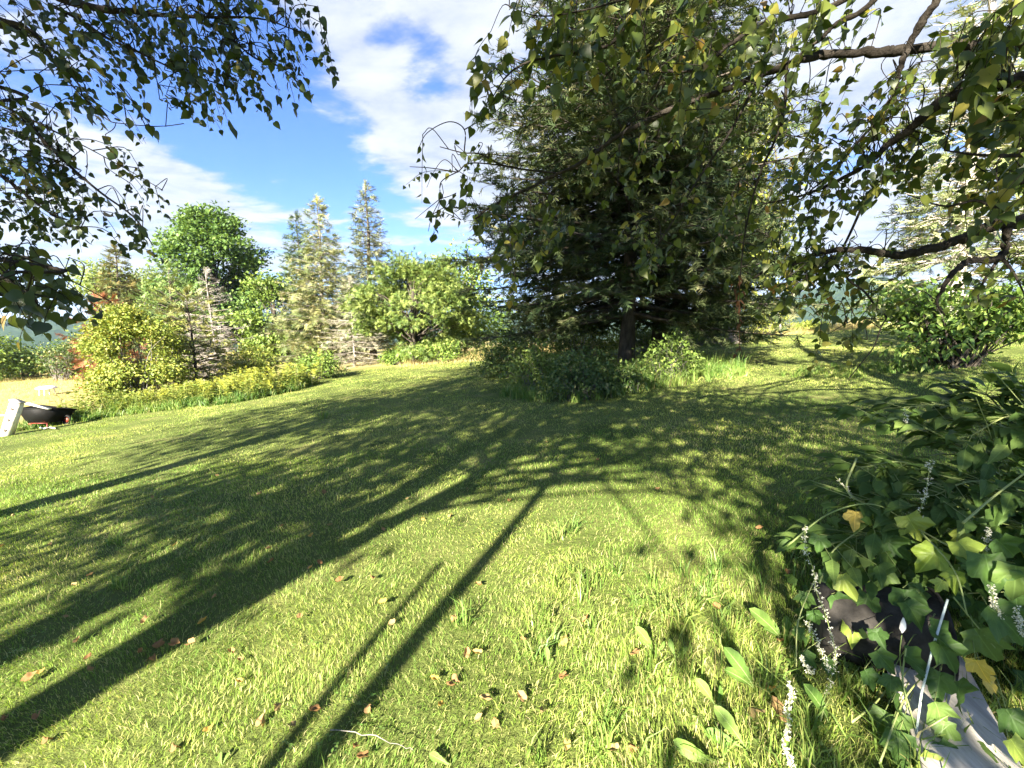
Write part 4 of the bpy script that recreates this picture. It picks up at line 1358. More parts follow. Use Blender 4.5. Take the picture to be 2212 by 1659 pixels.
def rear_tree():
    """the clump behind the camera: its stems and crown throw the long shadows over the lawn"""
    base = (-4.3, -3.0, float(terr(-4.3, -3.0)))
    T = NearTree('maple_tree', 'clump of stems behind the viewer throwing long shadow stripes over the lawn', base, M_NEAR_L)
    def stem(x, y, r, lean, top, fork=None):
        z = np.linspace(-0.2, top, 7)
        pts = np.stack([x + lean[0] * z + 0.08 * np.sin(z * 0.9), y + lean[1] * z, z + base[2]], 1)
        T.limb(pts, r, r * 0.45, 'stem', 10, 4, False, False)
        if fork:
            zf, dx, dy, L = fork
            p = np.array([x + lean[0] * zf + 0.08 * math.sin(zf * 0.9), y + lean[1] * zf, zf + base[2]])
            T.limb(np.array([p, p + np.array([dx * 0.5, dy * 0.5, L * 0.45]), p + np.array([dx, dy, L])]), r * 0.7, r * 0.35, 'limb', 8, 5, False, False)
    stem(-4.35, -3.0, 0.20, (0.0, 0.0), 13, (2.9, 0.9, 0.2, 2.6))
    stem(-5.2, -3.0, 0.15, (0.02, 0.03), 8, (2.6, -0.7, 0.3, 2.4))
    stem(-2.75, -2.9, 0.075, (0.0, 0.0), 8, (1.95, -0.34, 0.1, 1.5))
    hub = ((-3.8, -3, 3.6), (-3.8, -3, 8))
    T.shade_crown([(-6.9, -3.4, 5.0, 2.8, 1.8, 1.6), (-4.8, -3.2, 8.4, 3.2, 2.4, 2.2), (-8.4, -3.6, 7.4, 2.6, 2.2, 2.0), (-6.4, -3.2, 3.9, 1.8, 1.2, 0.7)], 130, 13500, 0.15, hub)
    T.shade_crown([(-5.2, -3.0, 11.4, 3.4, 2.6, 2.4), (-2.9, -3.0, 13.2, 3.0, 2.4, 2.2), (-1.4, -3.2, 10.6, 2.2, 2.0, 1.8)], 150, 13000, 0.15, ((-3.8, -3, 8), (-3.8, -3, 12)))
    T.shade_crown([(0.6, -3.6, 5.4, 2.0, 1.7, 1.5), (2.0, -4.2, 5.2, 1.8, 1.6, 1.6), (0.1, -3.2, 3.5, 1.2, 0.9, 0.8), (-0.9, -4.2, 3.5, 1.1, 0.9, 0.8), (-4.2, -3.1, 5.6, 2.0, 1.4, 1.2), (-1.8, -3.3, 5.8, 2.0, 1.5, 1.2)], 74, 6600, 0.135, hub)
    T.shade_crown([(0.2, -3.2, 3.7, 1.2, 0.9, 0.8), (-0.5, -3.9, 3.5, 0.8, 0.7, 0.6), (1.2, -3.4, 4.0, 1.0, 0.8, 0.7)], 36, 2000, 0.13, hub)


rear_tree()

# ------------------------------------------------------------------ corner at the lower right: vine, shrub, tub, board, stake
M_VINE = leaf_material('vine_leaf_dark', [(0, (0.055, 0.115, 0.028)), (0.6, (0.09, 0.17, 0.04)), (1, (0.155, 0.24, 0.06))], 0.38, 0.5, 0.25, veins='palmate')
M_VINE_Y = leaf_material('vine_leaf_lime', [(0, (0.24, 0.34, 0.05)), (1, (0.36, 0.44, 0.09))], 0.35, 0.45, 0.35, veins='palmate')
M_VINE_G = leaf_material('vine_leaf_gold', [(0, (0.62, 0.46, 0.07)), (1, (0.68, 0.52, 0.14))], 0.35, 0.5, 0.3, veins='palmate')
M_CANE = leaf_material('vine_stem', [(0, (0.20, 0.27, 0.08)), (1, (0.30, 0.34, 0.13))], 0.1, 0.5, 0.3)
M_BLOSSOM = leaf_material('blossom', [(0, (0.66, 0.64, 0.50)), (1, (0.80, 0.78, 0.66))], 0.3, 0.6, 0.2, tr_tint=(1, 1, 0.9))


def subdiv_tpl(tpl):
    """one midpoint subdivision, with a little crumple, so that a close leaf is not faceted"""
    v, f = tpl
    v = [tuple(x) for x in v]
    cache, out = {}, []
    def mid(a, b):
        k = (min(a, b), max(a, b))
        if k not in cache:
            p = (np.array(v[a]) + np.array(v[b])) / 2
            p[2] += random.uniform(-0.012, 0.012)
            cache[k] = len(v)
            v.append(tuple(p))
        return cache[k]
    for a, b, c in f:
        ab, bc, ca = mid(a, b), mid(b, c), mid(c, a)
        out += [(a, ab, ca), (ab, b, bc), (ca, bc, c), (ab, bc, ca)]
    return np.array(v), np.array(out)


def curled(tpl, seed):
    """a close leaf: finer mesh, cupped, wavy margin, tip bent"""
    v, f = subdiv_tpl(subdiv_tpl(tpl))
    r = random.Random(seed)
    v = v.copy()
    x, y = v[:, 0], v[:, 1]
    v[:, 2] += r.uniform(0.2, 0.5) * x ** 2 - r.uniform(0.15, 0.4) * np.maximum(0, y - 0.45) ** 2 + 0.035 * np.sin(11 * x + r.uniform(0, 6)) * np.cos(9 * y) * np.hypot(x, y - 0.3)
    an = np.arctan2(np.abs(x), y - 0.05)
    v[:, 2] -= 0.03 * np.cos(an * 1.75 * 6.283) * np.hypot(x, y)
    return v, f


LOBED_FINE = [curled(tpl_lobed(i), i) for i in range(5)]


def vine():
    base = np.array([2.3, 1.95, float(terr(2.3, 1.95))])
    t = thing('vine', 'tangled vine mound with lobed dark leaves and white flower spikes, lower right corner', 'vine', tuple(base))
    dark = [tpl_mesh('leaf', q, M_VINE) for q in LOBED_FINE]
    lime = [tpl_mesh('leaf', q, M_VINE_Y) for q in LOBED_FINE]
    gold = [tpl_mesh('leaf', q, M_VINE_G) for q in LOBED_FINE]
    st = MB()
    count = 0
    # leaves that can be told apart, where the photograph shows them: x, y, size in picture units, depth, colour
    A = [(1907, 1423, 62, 1.42, 0), (1877, 1463, 58, 1.40, 0), (1924, 1476, 60, 1.38, 0), (1897, 1373, 50, 1.46, 0), (1977, 1429, 85, 1.38, 0), (2034, 1373, 95, 1.40, 0),
         (2041, 1406, 95, 1.37, 0), (2124, 1386, 105, 1.40, 0), (2137, 1229, 115, 1.42, 0), (1957, 1296, 85, 1.55, 0), (1971, 1320, 75, 1.5, 0), (2027, 1473, 85, 1.33, 0),
         (2071, 1496, 95, 1.33, 0), (1941, 1529, 75, 1.33, 0), (1954, 1573, 80, 1.30, 0), (1911, 1556, 72, 1.35, 0), (1944, 1609, 95, 1.26, 0), (2027, 1536, 75, 1.28, 0),
         (2037, 1573, 70, 1.27, 0), (2034, 1623, 80, 1.24, 0), (2094, 1619, 95, 1.24, 0), (2007, 1653, 80, 1.20, 1), (2167, 1339, 120, 1.35, 0), (2194, 1249, 105, 1.38, 0),
         (1827, 1259, 68, 1.70, 1), (1841, 1363, 62, 1.62, 1), (1791, 1246, 60, 1.75, 0), (1741, 1293, 50, 1.75, 0), (1971, 1133, 85, 1.75, 1), (1847, 1118, 55, 1.85, 2),
         (2012, 1203, 85, 1.6, 1), (2064, 1249, 65, 1.5, 1), (2031, 1262, 40, 1.5, 1), (2117, 1443, 62, 1.30, 2), (2137, 1478, 52, 1.29, 2), (2085, 1185, 75, 1.5, 1),
         (1760, 1330, 48, 1.68, 0), (1725, 1370, 44, 1.65, 0), (1770, 1170, 52, 1.85, 0), (1810, 1300, 64, 1.70, 0), (1790, 1440, 50, 1.52, 0), (1745, 1420, 42, 1.58, 0),
         (2190, 1560, 90, 1.2, 0), (2200, 1620, 80, 1.15, 1), (2170, 1180, 90, 1.45, 0), (1900, 1240, 80, 1.68, 0), (1870, 1300, 70, 1.66, 0), (1930, 1180, 75, 1.75, 0)]
    for x, y, px, Y, c in A:
        p = at(x, y, Y)
        tocam = nrm(np.array([0, 0, EYE]) - p)
        up = nrm(tocam * 0.75 + np.array([0, 0, 0.55]) + rng.normal(0, 0.28, 3))
        d = nrm(np.array([random.uniform(-0.7, 0.7), -0.35, -0.75]) + rng.normal(0, 0.25, 3))
        L = px / FPX * project(p)[0, 2] * 0.74
        place_leaf((dark, lime, gold)[c][count % 5], t, base, p - d * L * 0.4, d, up, L)
        q = p - d * L * 0.4
        w = base + (q - base) * 0.72 + np.array([0.05, 0.08, -0.05])
        st.tube(spline([q, (q + w) / 2 + np.array([0, 0, 0.04]), w], 3), [0.0016] * 7, 4, cap=False, tint=random.random())
        count += 1
    # the body of the mound
    n = 1500
    d = rand_dirs(n)
    d[:, 1] = np.where(rng.random(n) < 0.62, -np.abs(d[:, 1]), d[:, 1])
    d[:, 2] = np.where(d[:, 2] < 0, d[:, 2] * 0.6, d[:, 2])
    rad = rng.uniform(0.62, 1.02, n)
    pos = np.array([2.38, 2.0, 0.30]) + d * rad[:, None] * np.array([0.90, 0.76, 0.64])
    pos += rng.normal(0, 0.03, pos.shape)
    ok = pos[:, 2] > terr(pos[:, 0], pos[:, 1]) + 0.04
    # an open hollow at the front where the tub and the board show
    pr = project(pos)
    ok &= ~((pr[:, 0] > 1770) & (pr[:, 0] < 2212) & (pr[:, 1] > 1370))
    pos, d = pos[ok], d[ok]
    n = len(pos)
    pr = project(pos)
    size = rng.uniform(0.042, 0.092, n)
    facing = (d * nrm(np.array([0, 0, EYE]) - pos)).sum(1)
    score = np.where(in_view(pos, 0) & (facing > 0), size / pr[:, 2], -1)
    order = np.argsort(-score)
    dirs = np.array([0, 0, -0.7]) + d * 0.45 + rng.normal(0, 0.4, (n, 3))
    ups = d * 0.6 + np.array([0, 0, 0.7]) + rng.normal(0, 0.35, (n, 3))
    left = 300 - count
    for i in order[:left]:
        c = lime if random.random() < 0.07 else dark
        place_leaf(c[i % 5], t, base, pos[i], dirs[i], ups[i], size[i])
    fo = MB()
    rest = order[left:]
    for k in range(3):
        r = rest[k::3]
        fo.scatter(LOBED[k], pos[r], dirs[r], ups[r], size[r])
    fo.build('foliage', M_VINE, t, base, kind='stuff')
    # stems
    for tr, r in (([(1700, 1180, 1.9), (1790, 1110, 1.9), (1890, 1090, 1.85), (1990, 1150, 1.75)], 0.004), ([(1850, 990, 2.1), (1830, 1060, 2.0), (1900, 1100, 1.9), (1960, 1130, 1.8), (2050, 1180, 1.6)], 0.005),
                  ([(1770, 1260, 1.75), (1800, 1190, 1.8), (1880, 1130, 1.85)], 0.004), ([(2080, 1130, 1.55), (2150, 1070, 1.6), (2230, 1010, 1.6)], 0.005),
                  ([(1990, 1150, 1.7), (2060, 1230, 1.5), (2090, 1330, 1.4)], 0.004), ([(1720, 1440, 1.6), (1725, 1340, 1.65), (1765, 1240, 1.75)], 0.003),
                  ([(1957, 1400, 1.4), (1950, 1470, 1.36), (1965, 1530, 1.32), (1985, 1600, 1.28)], 0.003), ([(2060, 1290, 1.45), (2100, 1340, 1.42), (2150, 1400, 1.38)], 0.003),
                  ([(1900, 1650, 1.2), (1960, 1500, 1.36), (2050, 1420, 1.42), (2120, 1400, 1.45)], 0.003), ([(1840, 1560, 1.36), (1890, 1520, 1.42), (1930, 1470, 1.5)], 0.004)):
        c = spline(D3(tr), 6)
        s1 = MB()
        s1.tube(c, np.linspace(r, r * 0.6, len(c)), 6)
        s1.build('stem', M_CANE, t, base, smooth=True)
    for _ in range(60):
        a = np.array([2.38, 2.0, 0.30]) + rand_dirs(1)[0] * np.array([0.9, 0.7, 0.55]) * random.uniform(0.5, 1)
        b_ = a + rng.normal(0, 0.25, 3)
        if min(a[2], b_[2]) > 0.2:
            st.tube(spline([a, (a + b_) / 2 + np.array([0, 0, 0.06]), b_], 4), 0.0022, 4, cap=False, tint=random.random())
    st.build('tendrils', M_CANE, t, base, kind='stuff')
    # flower spikes
    def spike(tr, n):
        mb = MB()
        c = spline(D3(tr), 6)
        k = n
        u = np.sort(rng.random(k)) * (len(c) - 1)
        i = np.minimum(u.astype(int), len(c) - 2)
        p = c[i] + (c[i + 1] - c[i]) * (u - i)[:, None] + rng.normal(0, 0.005, (k, 3))
        for _ in range(4):
            mb.scatter(DIAM, p + rng.normal(0, 0.002, (k, 3)), rand_dirs(k) + np.array([0, -0.3, 0.2]), rand_dirs(k) + np.array([0, -0.8, 0.6]), rng.uniform(0.004, 0.009, k))
        o = mb.build('flower_spike', M_BLOSSOM, t, base, kind='stuff')
        s2 = MB()
        s2.tube(c, 0.0015, 4)
        s2.build('stalk', M_CANE, o)
        o.children[0].data.transform(Matrix.Translation(-Vector(base)))
    C = lambda pts, Y: [(1224 + a / 3, 1106 + b_ / 3, Y) for a, b_ in pts]
    spike(C([(1545, 80), (1550, 230), (1600, 380), (1620, 520), (1670, 640), (1710, 780), (1740, 900), (1730, 1000), (1690, 1190)], 1.52), 120)
    spike(C([(1560, 715), (1620, 830), (1660, 940), (1700, 1040)], 1.48), 60)
    spike(C([(1510, 930), (1560, 1010), (1590, 1050)], 1.45), 34)
    spike(C([(1440, 1090), (1460, 1200), (1430, 1280), (1440, 1390), (1410, 1500), (1450, 1600), (1460, 1670)], 1.22), 110)
    E_ = lambda pts, Y: [(1474 + a / 3, 1106 + b_ / 3, Y) for a, b_ in pts]
    spike(E_([(2000, 470), (2030, 620), (2090, 690)], 1.36), 60)
    spike(E_([(2160, 620), (2190, 720), (2200, 800)], 1.33), 60)
    spike(E_([(1995, 100), (1965, 170), (1960, 240)], 1.5), 36)
    spike([(2010, 1000, 1.75), (2000, 1060, 1.7), (1985, 1110, 1.7)], 44)
    spike([(1805, 1030, 2.0), (1830, 1060, 2.0), (1850, 1085, 2.0)], 26)
    spike([(1955, 890, 2.1), (1960, 930, 2.1)], 22)


vine()


def cane_shrub():
    base = np.array([2.75, 2.25, float(terr(2.75, 2.25))])
    t = thing('knotweed_shrub', 'arching cane shrub with oval leaves above the vine mound', 'shrub', tuple(base))
    mt = leaf_material('knotweed_leaf', [(0, (0.055, 0.105, 0.025)), (0.6, (0.095, 0.165, 0.037)), (1, (0.165, 0.235, 0.06))], 0.4, 0.5, 0.22, veins='pinnate')
    fine = curled(tpl_oval(0.23, 0.25), 3)
    me = tpl_mesh('leaf', fine, mt)
    tw = MB()
    L = []
    canes = [[(2230, 1180, 2.2), (2120, 1010, 2.2), (2010, 930, 2.2), (1900, 905, 2.25)], [(2220, 1150, 2.3), (2150, 960, 2.3), (2060, 880, 2.3), (1950, 880, 2.35)],
             [(2200, 1200, 2.1), (2080, 1060, 2.1), (1960, 1000, 2.1), (1860, 1010, 2.1)], [(2240, 1100, 2.3), (2210, 950, 2.3), (2150, 870, 2.3), (2130, 850, 2.3)],
             [(2220, 1250, 2.0), (2080, 1140, 2.0), (1960, 1080, 1.95), (1850, 1080, 1.95)], [(2150, 1250, 2.0), (2010, 1180, 1.95), (1900, 1150, 1.9), (1780, 1180, 1.85)],
             [(2260, 1050, 2.1), (2230, 940, 2.1), (2180, 900, 2.1), (2100, 940, 2.1)], [(2300, 1000, 2.2), (2270, 900, 2.2), (2220, 850, 2.25)],
             [(2300, 1150, 1.9), (2200, 1060, 1.9), (2100, 1040, 1.9), (2020, 1070, 1.85)], [(2300, 1200, 1.8), (2200, 1130, 1.8), (2110, 1120, 1.75)]]
    for cn in canes:
        c = spline(np.vstack([[base + rng.normal(0, 0.08, 3) * np.array([1, 1, 0])], D3(cn)]), 7)
        mb = MB()
        mb.tube(c, np.linspace(0.008, 0.0025, len(c)), 6)
        mb.build('cane', M_CANE, t, base, smooth=True)
        for i in range(6, len(c), 1):
            for rep in range(2):
                tan = nrm(c[min(i + 1, len(c) - 1)] - c[i - 1])
                sd = nrm(np.cross(tan, (0, 0, 1.0))) * (1 if (i + rep) % 2 else -1)
                e = c[i] + (sd * random.uniform(0.05, 0.22) + tan * random.uniform(0, 0.15) + np.array([0, 0, random.uniform(-0.06, 0.04)]))
                tw.tube(np.array([c[i], e]), [0.002, 0.0012], 4, cap=False)
                for q in (0.35, 0.7, 1.0):
                    p = c[i] + (e - c[i]) * q
                    L.append((p, nrm(tan * 0.7 + sd * random.uniform(0.1, 0.9) + np.array([0, 0, random.uniform(-0.35, 0.15)]) + rng.normal(0, 0.2, 3)), nrm(np.array([0, -0.25, 1]) + rng.normal(0, 0.28, 3)), random.uniform(0.07, 0.135)))
    tw.build('twigs', M_CANE, t, base, kind='stuff')
    pos = np.array([q[0] for q in L])
    pr = project(pos)
    sc = np.where(in_view(pos, 0), np.array([q[3] for q in L]) / pr[:, 2], -1)
    od = np.argsort(-sc)
    for i in od[:300]:
        place_leaf(me, t, base, *L[i])
    fo = MB()
    r = od[300:]
    if len(r):
        fo.scatter(OVAL, pos[r], np.array([L[i][1] for i in r]), np.array([L[i][2] for i in r]), np.array([L[i][3] for i in r]))
        fo.build('foliage', mt, t, base, kind='stuff')


cane_shrub()


def corner_things():
    # black plastic tub lying on its side, mouth towards the right
    c = at(1905, 1470, 1.66)
    gz = float(terr(c[0], c[1]))
    r = 0.175
    m_tub = solid('black_plastic', (0.055, 0.050, 0.045), 0.8, 0.15, 0.5, 14, 0.25)
    o_ = np.array([c[0] - 0.02, c[1] + 0.05, gz + r - 0.02])
    t = thing('plastic_tub', 'black plastic tub lying on its side under the vine leaves', 'tub', tuple(o_))
    ax = nrm(np.array([0.88, -0.42, 0.02]))
    sd = nrm(np.cross(ax, (0, 0, 1)))
    upv = np.cross(sd, ax)
    prof = [(-0.20, 0.0), (-0.20, r * 0.80), (-0.17, r * 0.90), (0.0, r * 0.97), (0.17, r * 1.04), (0.185, r * 1.10), (0.205, r * 1.10), (0.205, r * 1.0), (0.0, r * 0.90), (-0.165, r * 0.83), (-0.17, 0.0)]
    k = 28
    V, F = [], []
    for a, rr in prof:
        for j in range(k):
            th = 2 * math.pi * j / k
            V.append(o_ + ax * a + (sd * math.cos(th) + upv * math.sin(th)) * max(rr, 0.001))
    for i in range(len(prof) - 1):
        for j in range(k):
            F.append((i * k + j, i * k + (j + 1) % k, (i + 1) * k + (j + 1) % k, (i + 1) * k + j))
    mb = MB()
    mb.add(V, f4=F)
    mb.build('shell', m_tub, t, o_, smooth=True)
    mb = MB()
    th = np.linspace(0, 2 * math.pi, 29)
    ring = o_ + ax * 0.196 + (np.cos(th)[:, None] * sd + np.sin(th)[:, None] * upv) * r * 1.12
    mb.tube(ring, 0.008, 6, cap=False)
    mb.build('rim', m_tub, t, o_, smooth=True)
    # grey weathered board
    m_bd = solid('weathered_board', (0.50, 0.46, 0.39), 0.85, 0.2, 0.3, 6, 0.4, stretch=(4, 0.6, 1))
    p0, p1, p2 = ground(1905, 1600), ground(2190, 1690), ground(2085, 1480)
    a = nrm(at(2170, 1680, 1.2) - at(2075, 1490, 1.5))
    a = nrm(np.array([a[0], a[1], a[2] * 0 - 0.10]))
    nz = nrm(np.array([-0.10, -0.22, 1.0]))
    bx = nrm(np.cross(nz, a))
    nz = np.cross(a, bx)
    R = np.stack([bx, a, nz], 1)
    ctr = at(2030, 1590, 1.38)
    ctr[2] = float(terr(ctr[0], ctr[1])) + 0.09
    mb = MB()
    mb.box((0, 0, 0), (0.27, 0.62, 0.03), R)
    o = mb.build('wooden_board', m_bd)
    o.location = tuple(ctr)
    tag(o, 'pale grey weathered board lying under the vine leaves', 'board')
    bev = o.modifiers.new('bevel', 'BEVEL')
    bev.width = 0.004
    bev.segments = 2
    # pale blue-white stake
    m_st = solid('pale_stake', (0.46, 0.54, 0.50), 0.5, 0.4, 0.2, 20)
    s = D3([(2047, 1295, 1.44), (2015, 1400, 1.38), (1990, 1500, 1.33), (1972, 1640, 1.26)])
    mb = MB()
    mb.tube(s, 0.0036, 8)
    o = mb.build('garden_stake', m_st, None, tuple(s[-1]), smooth=True)
    tag(o, 'thin pale blue-white stake standing among the vine leaves', 'stake')
    # small white seed pod on a stalk
    m_w = solid('white_tag', (0.82, 0.82, 0.80), 0.5, 0.3, 0.1, 20)
    p = at(1951, 1352, 1.42)
    mb = MB()
    v, f = subdiv_tpl(tpl_oval(0.17, 0.02))
    mb.add(v * np.array([0.062, 0.062, 0.03]) @ np.array([[1, 0, 0], [0, 0, 1], [0, -1, 0]]), f3=f)
    mb.add((v * np.array([0.062, 0.062, 0.03]) @ np.array([[1, 0, 0], [0, 0, 1], [0, -1, 0]])) + np.array([0, 0.004, 0]), f3=f[:, ::-1])
    tg = mb.build('marker_head', m_w)
    tg.name = 'plant_marker'
    tg.location = tuple(p - np.array([0, 0, 0.03]))
    tag(tg, 'small white oval plant marker beside the tub', 'marker')
    mb = MB()
    q = D3([(1948, 1372, 1.42), (1944, 1420, 1.41), (1955, 1500, 1.38), (1968, 1590, 1.34)]) - np.asarray(tg.location)
    mb.tube(spline(q, 4), 0.0018, 5)
    mb.build('stalk', M_CANE, tg)


corner_things()


# broad-leaved weeds in the grass
def weeds():
    mt = leaf_material('dock_leaf', [(0, (0.11, 0.21, 0.04)), (1, (0.19, 0.29, 0.065))], 0.35, 0.55, 0.2, veins='pinnate')
    rib = leaf_material('leaf_rib', [(0, (0.28, 0.36, 0.14)), (1, (0.33, 0.40, 0.17))], 0.2)
    # long obovate leaf with toothed edge
    e = [(0.02, 0), (0.03, 0.22), (0.07, 0.34), (0.06, 0.38), (0.12, 0.5), (0.11, 0.55), (0.155, 0.68), (0.15, 0.82), (0.10, 0.94), (0, 1.0)]
    v = [(0, y, 0) for _, y in e] + [(x, y, 0.35 * x) for x, y in e] + [(-x, y, 0.35 * x) for x, y in e]
    v = np.array(v, float)
    v[:, 2] += 0.25 * v[:, 1] - 0.42 * v[:, 1] ** 2
    v[:, 2] += 0.012 * np.sin(v[:, 1] * 40) * (np.abs(v[:, 0]) > 0.03)
    k = len(e)
    f = []
    for i in range(k - 1):
        f += [(i, k + i, k + i + 1), (i, k + i + 1, i + 1), (i, 2 * k + i + 1, 2 * k + i), (i, i + 1, 2 * k + i + 1)]
    me = tpl_mesh('leaf', (v, np.array(f)), mt)
    rm = MB()
    y = np.linspace(0.01, 0.96, 8)
    rm.tube(np.stack([0 * y, y, 0.25 * y - 0.42 * y ** 2 + 0.006], 1), np.linspace(0.012, 0.003, 8), 4)
    rme = rm.mesh('midrib', rib)
    # root in the picture, leaves as (tip x, tip y)
    plants = [((1790, 1568), [(1735, 1452), (1806, 1540), (1770, 1500)], 'broad-leaved dock plant in the grass left of the black tub', 1.0),
              ((1632, 1494), [(1573, 1400), (1560, 1432), (1606, 1440)], 'dock plant with two upright leaves left of the flower spikes', 1.0),
              ((1545, 1525), [(1500, 1452), (1562, 1482), (1520, 1480)], 'small dandelion with pale leaves below the upright dock plant', 1.0),
              ((1612, 1622), [(1550, 1530), (1570, 1560), (1512, 1590), (1612, 1615)], 'toothed dandelion left of the front flower spike', 1.0),
              ((1560, 1650), [(1448, 1648), (1462, 1616), (1580, 1600)], 'dandelion rosette at the bottom edge of the lawn', 1.0),
              ((1415, 1412), [(1368, 1340), (1380, 1382), (1436, 1380)], 'slender dock leaves in the shaded grass', 1.0),
              ((1460, 1425), [(1448, 1385), (1482, 1390)], 'pair of small rounded weed leaves beside the slender dock', 1.0),
              ((1690, 1385), [(1625, 1310), (1650, 1350), (1700, 1330)], 'large dim dock leaf at the foot of the vine', 1.0),
              ((1185, 1442), [(1180, 1395), (1200, 1420)], 'single plantain leaf standing in the middle of the lawn', 1.0),
              ((1300, 1590), [(1290, 1555), (1325, 1570), (1310, 1560)], 'little plantain near the bottom of the lawn', 0.9),
              ((480, 1655), [(492, 1628), (445, 1640), (470, 1625)], 'small plantain at the bottom edge in the sunlit strip', 0.9),
              ((975, 1655), [(960, 1640), (995, 1630), (905, 1640)], 'low plantain at the bottom edge between the leaves', 0.9)]
    for (rx, ry), tips, lab, s in plants:
        g = ground(rx, ry)
        t = thing('weed_plant', lab, 'weed', tuple(g))
        dist = project(g)[0, 2]
        for (tx, ty) in tips:
            Lpx = math.hypot(tx - rx, ty - ry)
            L = max(0.05, Lpx / FPX * dist * 1.05) * s
            tipw = at(tx, ty, g[1] + 0.02)
            d = nrm(tipw - g + np.array([0, random.uniform(-0.02, 0.05), 0]))
            d[2] = max(d[2], 0.25)
            o = place_leaf(me, t, g, g, d, nrm(np.array([0, -0.8, 0.6]) + rng.normal(0, 0.3, 3)), min(L, 0.30) * random.uniform(0.72, 0.9))
            r = bpy.data.objects.new('midrib', rme)
            r.parent = o
            COL.objects.link(r)


weeds()


def fallen_leaves():
    mats = {'tan': leaf_material('fallen_tan', [(0, (0.24, 0.14, 0.06)), (0.5, (0.34, 0.22, 0.10)), (1, (0.29, 0.22, 0.10))], 0.2, 0.75, 0.15),
            'gold': leaf_material('fallen_gold', [(0, (0.44, 0.28, 0.06)), (1, (0.48, 0.34, 0.11))], 0.25, 0.7, 0.15),
            'brown': leaf_material('fallen_brown', [(0, (0.22, 0.12, 0.05)), (1, (0.34, 0.19, 0.08))], 0.2, 0.75, 0.15)}
    meshes = {}
    for m in mats:
        meshes[m] = []
        for i in range(4):
            r = random.Random(i)
            v, f = tpl_lobed(20 + i)
            v = v.copy()
            v[2:] = v[:1] + nrm(v[2:] - v[:1]) * (np.linalg.norm(v[2:] - v[:1], axis=1, keepdims=True) * 0.35 + 0.36) * np.array([r.uniform(0.7, 1.0), 1, 1])
            v, f = subdiv_tpl((v, f))
            v = v.copy()
            a = r.uniform(1.3, 2.1)
            v[:, 2] = 0.32 * np.sin(np.abs(v[:, 0]) * a * 1.6) * np.sign(r.uniform(-0.2, 1)) + 0.22 * (v[:, 1] - 0.4) ** 2 * a + 0.05 * np.sin(9 * v[:, 1] + 5 * v[:, 0])
            v[:, 0] *= r.uniform(0.75, 0.95)
            v[:, 1] -= 0.35
            meshes[m].append(tpl_mesh('fallen_leaf', (v, f), mats[m]))
    spots = '''170,1394 t;142,1343 t;200,1453 t;67,1476 t;87,1458 g;302,1421 b;343,1399 b;378,1403 t;415,1401 t;328,1431 b;440,1353 g;315,1351 t;465,1299 t;160,1274 t;197,1251 t;
380,1186 g;110,1184 t;582,1193 t;673,1166 g;610,1144 t;713,1143 t;690,1224 b;672,1236 t;500,1419 b;518,1439 t;518,1486 g;648,1343 t;587,1221 b;602,1536 t;567,1569 t;680,1551 b;
450,1583 g;380,1626 t;633,1583 t;83,1563 b;13,1568 b;103,1609 b;28,1118 t;5,1183 t;192,1431 b;803,1261 b;828,1313 g;849,1359 t;979,1346 t;1033,1273 b;1131,1396 t;1006,1423 t;1031,1424 g;
938,1481 g;988,1476 t;973,1496 t;1049,1528 t;953,1539 g;1171,1556 t;793,1543 t;768,1629 t;1224,1626 g;1126,1519 t;1216,1393 b;1266,1351 b;971,1118 b;914,1126 g;829,1148 t;1218,1479 b;
1036,1563 t;1069,1576 b;783,1653 b;1324,1639 t;1367,1626 b;1374,1426 t;1687,1399 b;1701,1196 b;1641,1151 b;1699,1246 b;1546,1324 b;1662,1496 g;700,1070 t;1100,1085 b;1290,1000 t;880,1085 t;
735,1262 b;560,1070 t;1010,1060 t;1180,960 t;640,985 t;1420,1060 t;330,1080 t;470,1030 t'''.replace('\n', '')
    names = {'t': 'tan', 'g': 'gold', 'b': 'brown'}
    looks = {'tan': 'curled tan dead leaf', 'gold': 'golden yellow fallen leaf', 'brown': 'reddish brown dry leaf'}
    zones = ((260, 'at the left edge of the lawn'), (560, 'in the left part of the lawn'), (860, 'left of the middle of the lawn'), (1110, 'in the middle of the lawn'), (1400, 'right of the middle of the lawn'), (9999, 'on the lawn beside the vine'))
    ords = ('nearest the bottom', 'second from the bottom', 'third from the bottom', 'fourth from the bottom', 'fifth from the bottom', 'sixth from the bottom', 'seventh from the bottom', 'eighth from the bottom', 'ninth from the bottom', 'tenth from the bottom', 'eleventh from the bottom', 'twelfth from the bottom', 'thirteenth from the bottom', 'fourteenth from the bottom', 'fifteenth from the bottom', 'sixteenth from the bottom', 'seventeenth from the bottom', 'eighteenth from the bottom', 'nineteenth from the bottom')
    def put(x, y, m, label, group, size=None):
        g = ground(x, y)
        o = bpy.data.objects.new('fallen_leaf', random.choice(meshes[m]))
        s = size or random.uniform(0.036, 0.058)
        o.location = (g[0], g[1], g[2] + 0.022 + 0.15 * s)
        o.rotation_euler = (random.uniform(-0.6, 0.6) + 0.25, random.uniform(-0.6, 0.6), random.uniform(0, 6.283))
        o.scale = (s, s, s)
        COL.objects.link(o)
        tag(o, label, 'leaf', group)
    rank = {}
    todo = []
    for q in spots.split(';'):
        xy, m = q.split()
        x, y = map(float, xy.split(','))
        todo.append((-y, x, names[m]))
    for y, x, m in sorted(todo):
        zone = next(lab for lim, lab in zones if x < lim)
        k = rank.get((zone, m), 0)
        rank[(zone, m)] = k + 1
        put(x, -y, m, looks[m] + ' ' + zone + ', ' + ords[k], m + ' fallen leaves on the lawn')
    put(1624, 1552, 'tan', 'long tan folded leaf in the grass left of the front flower spike', None, 0.085)
    put(1671, 1553, 'tan', 'broad tan leaf touching the front flower spike', None, 0.09)
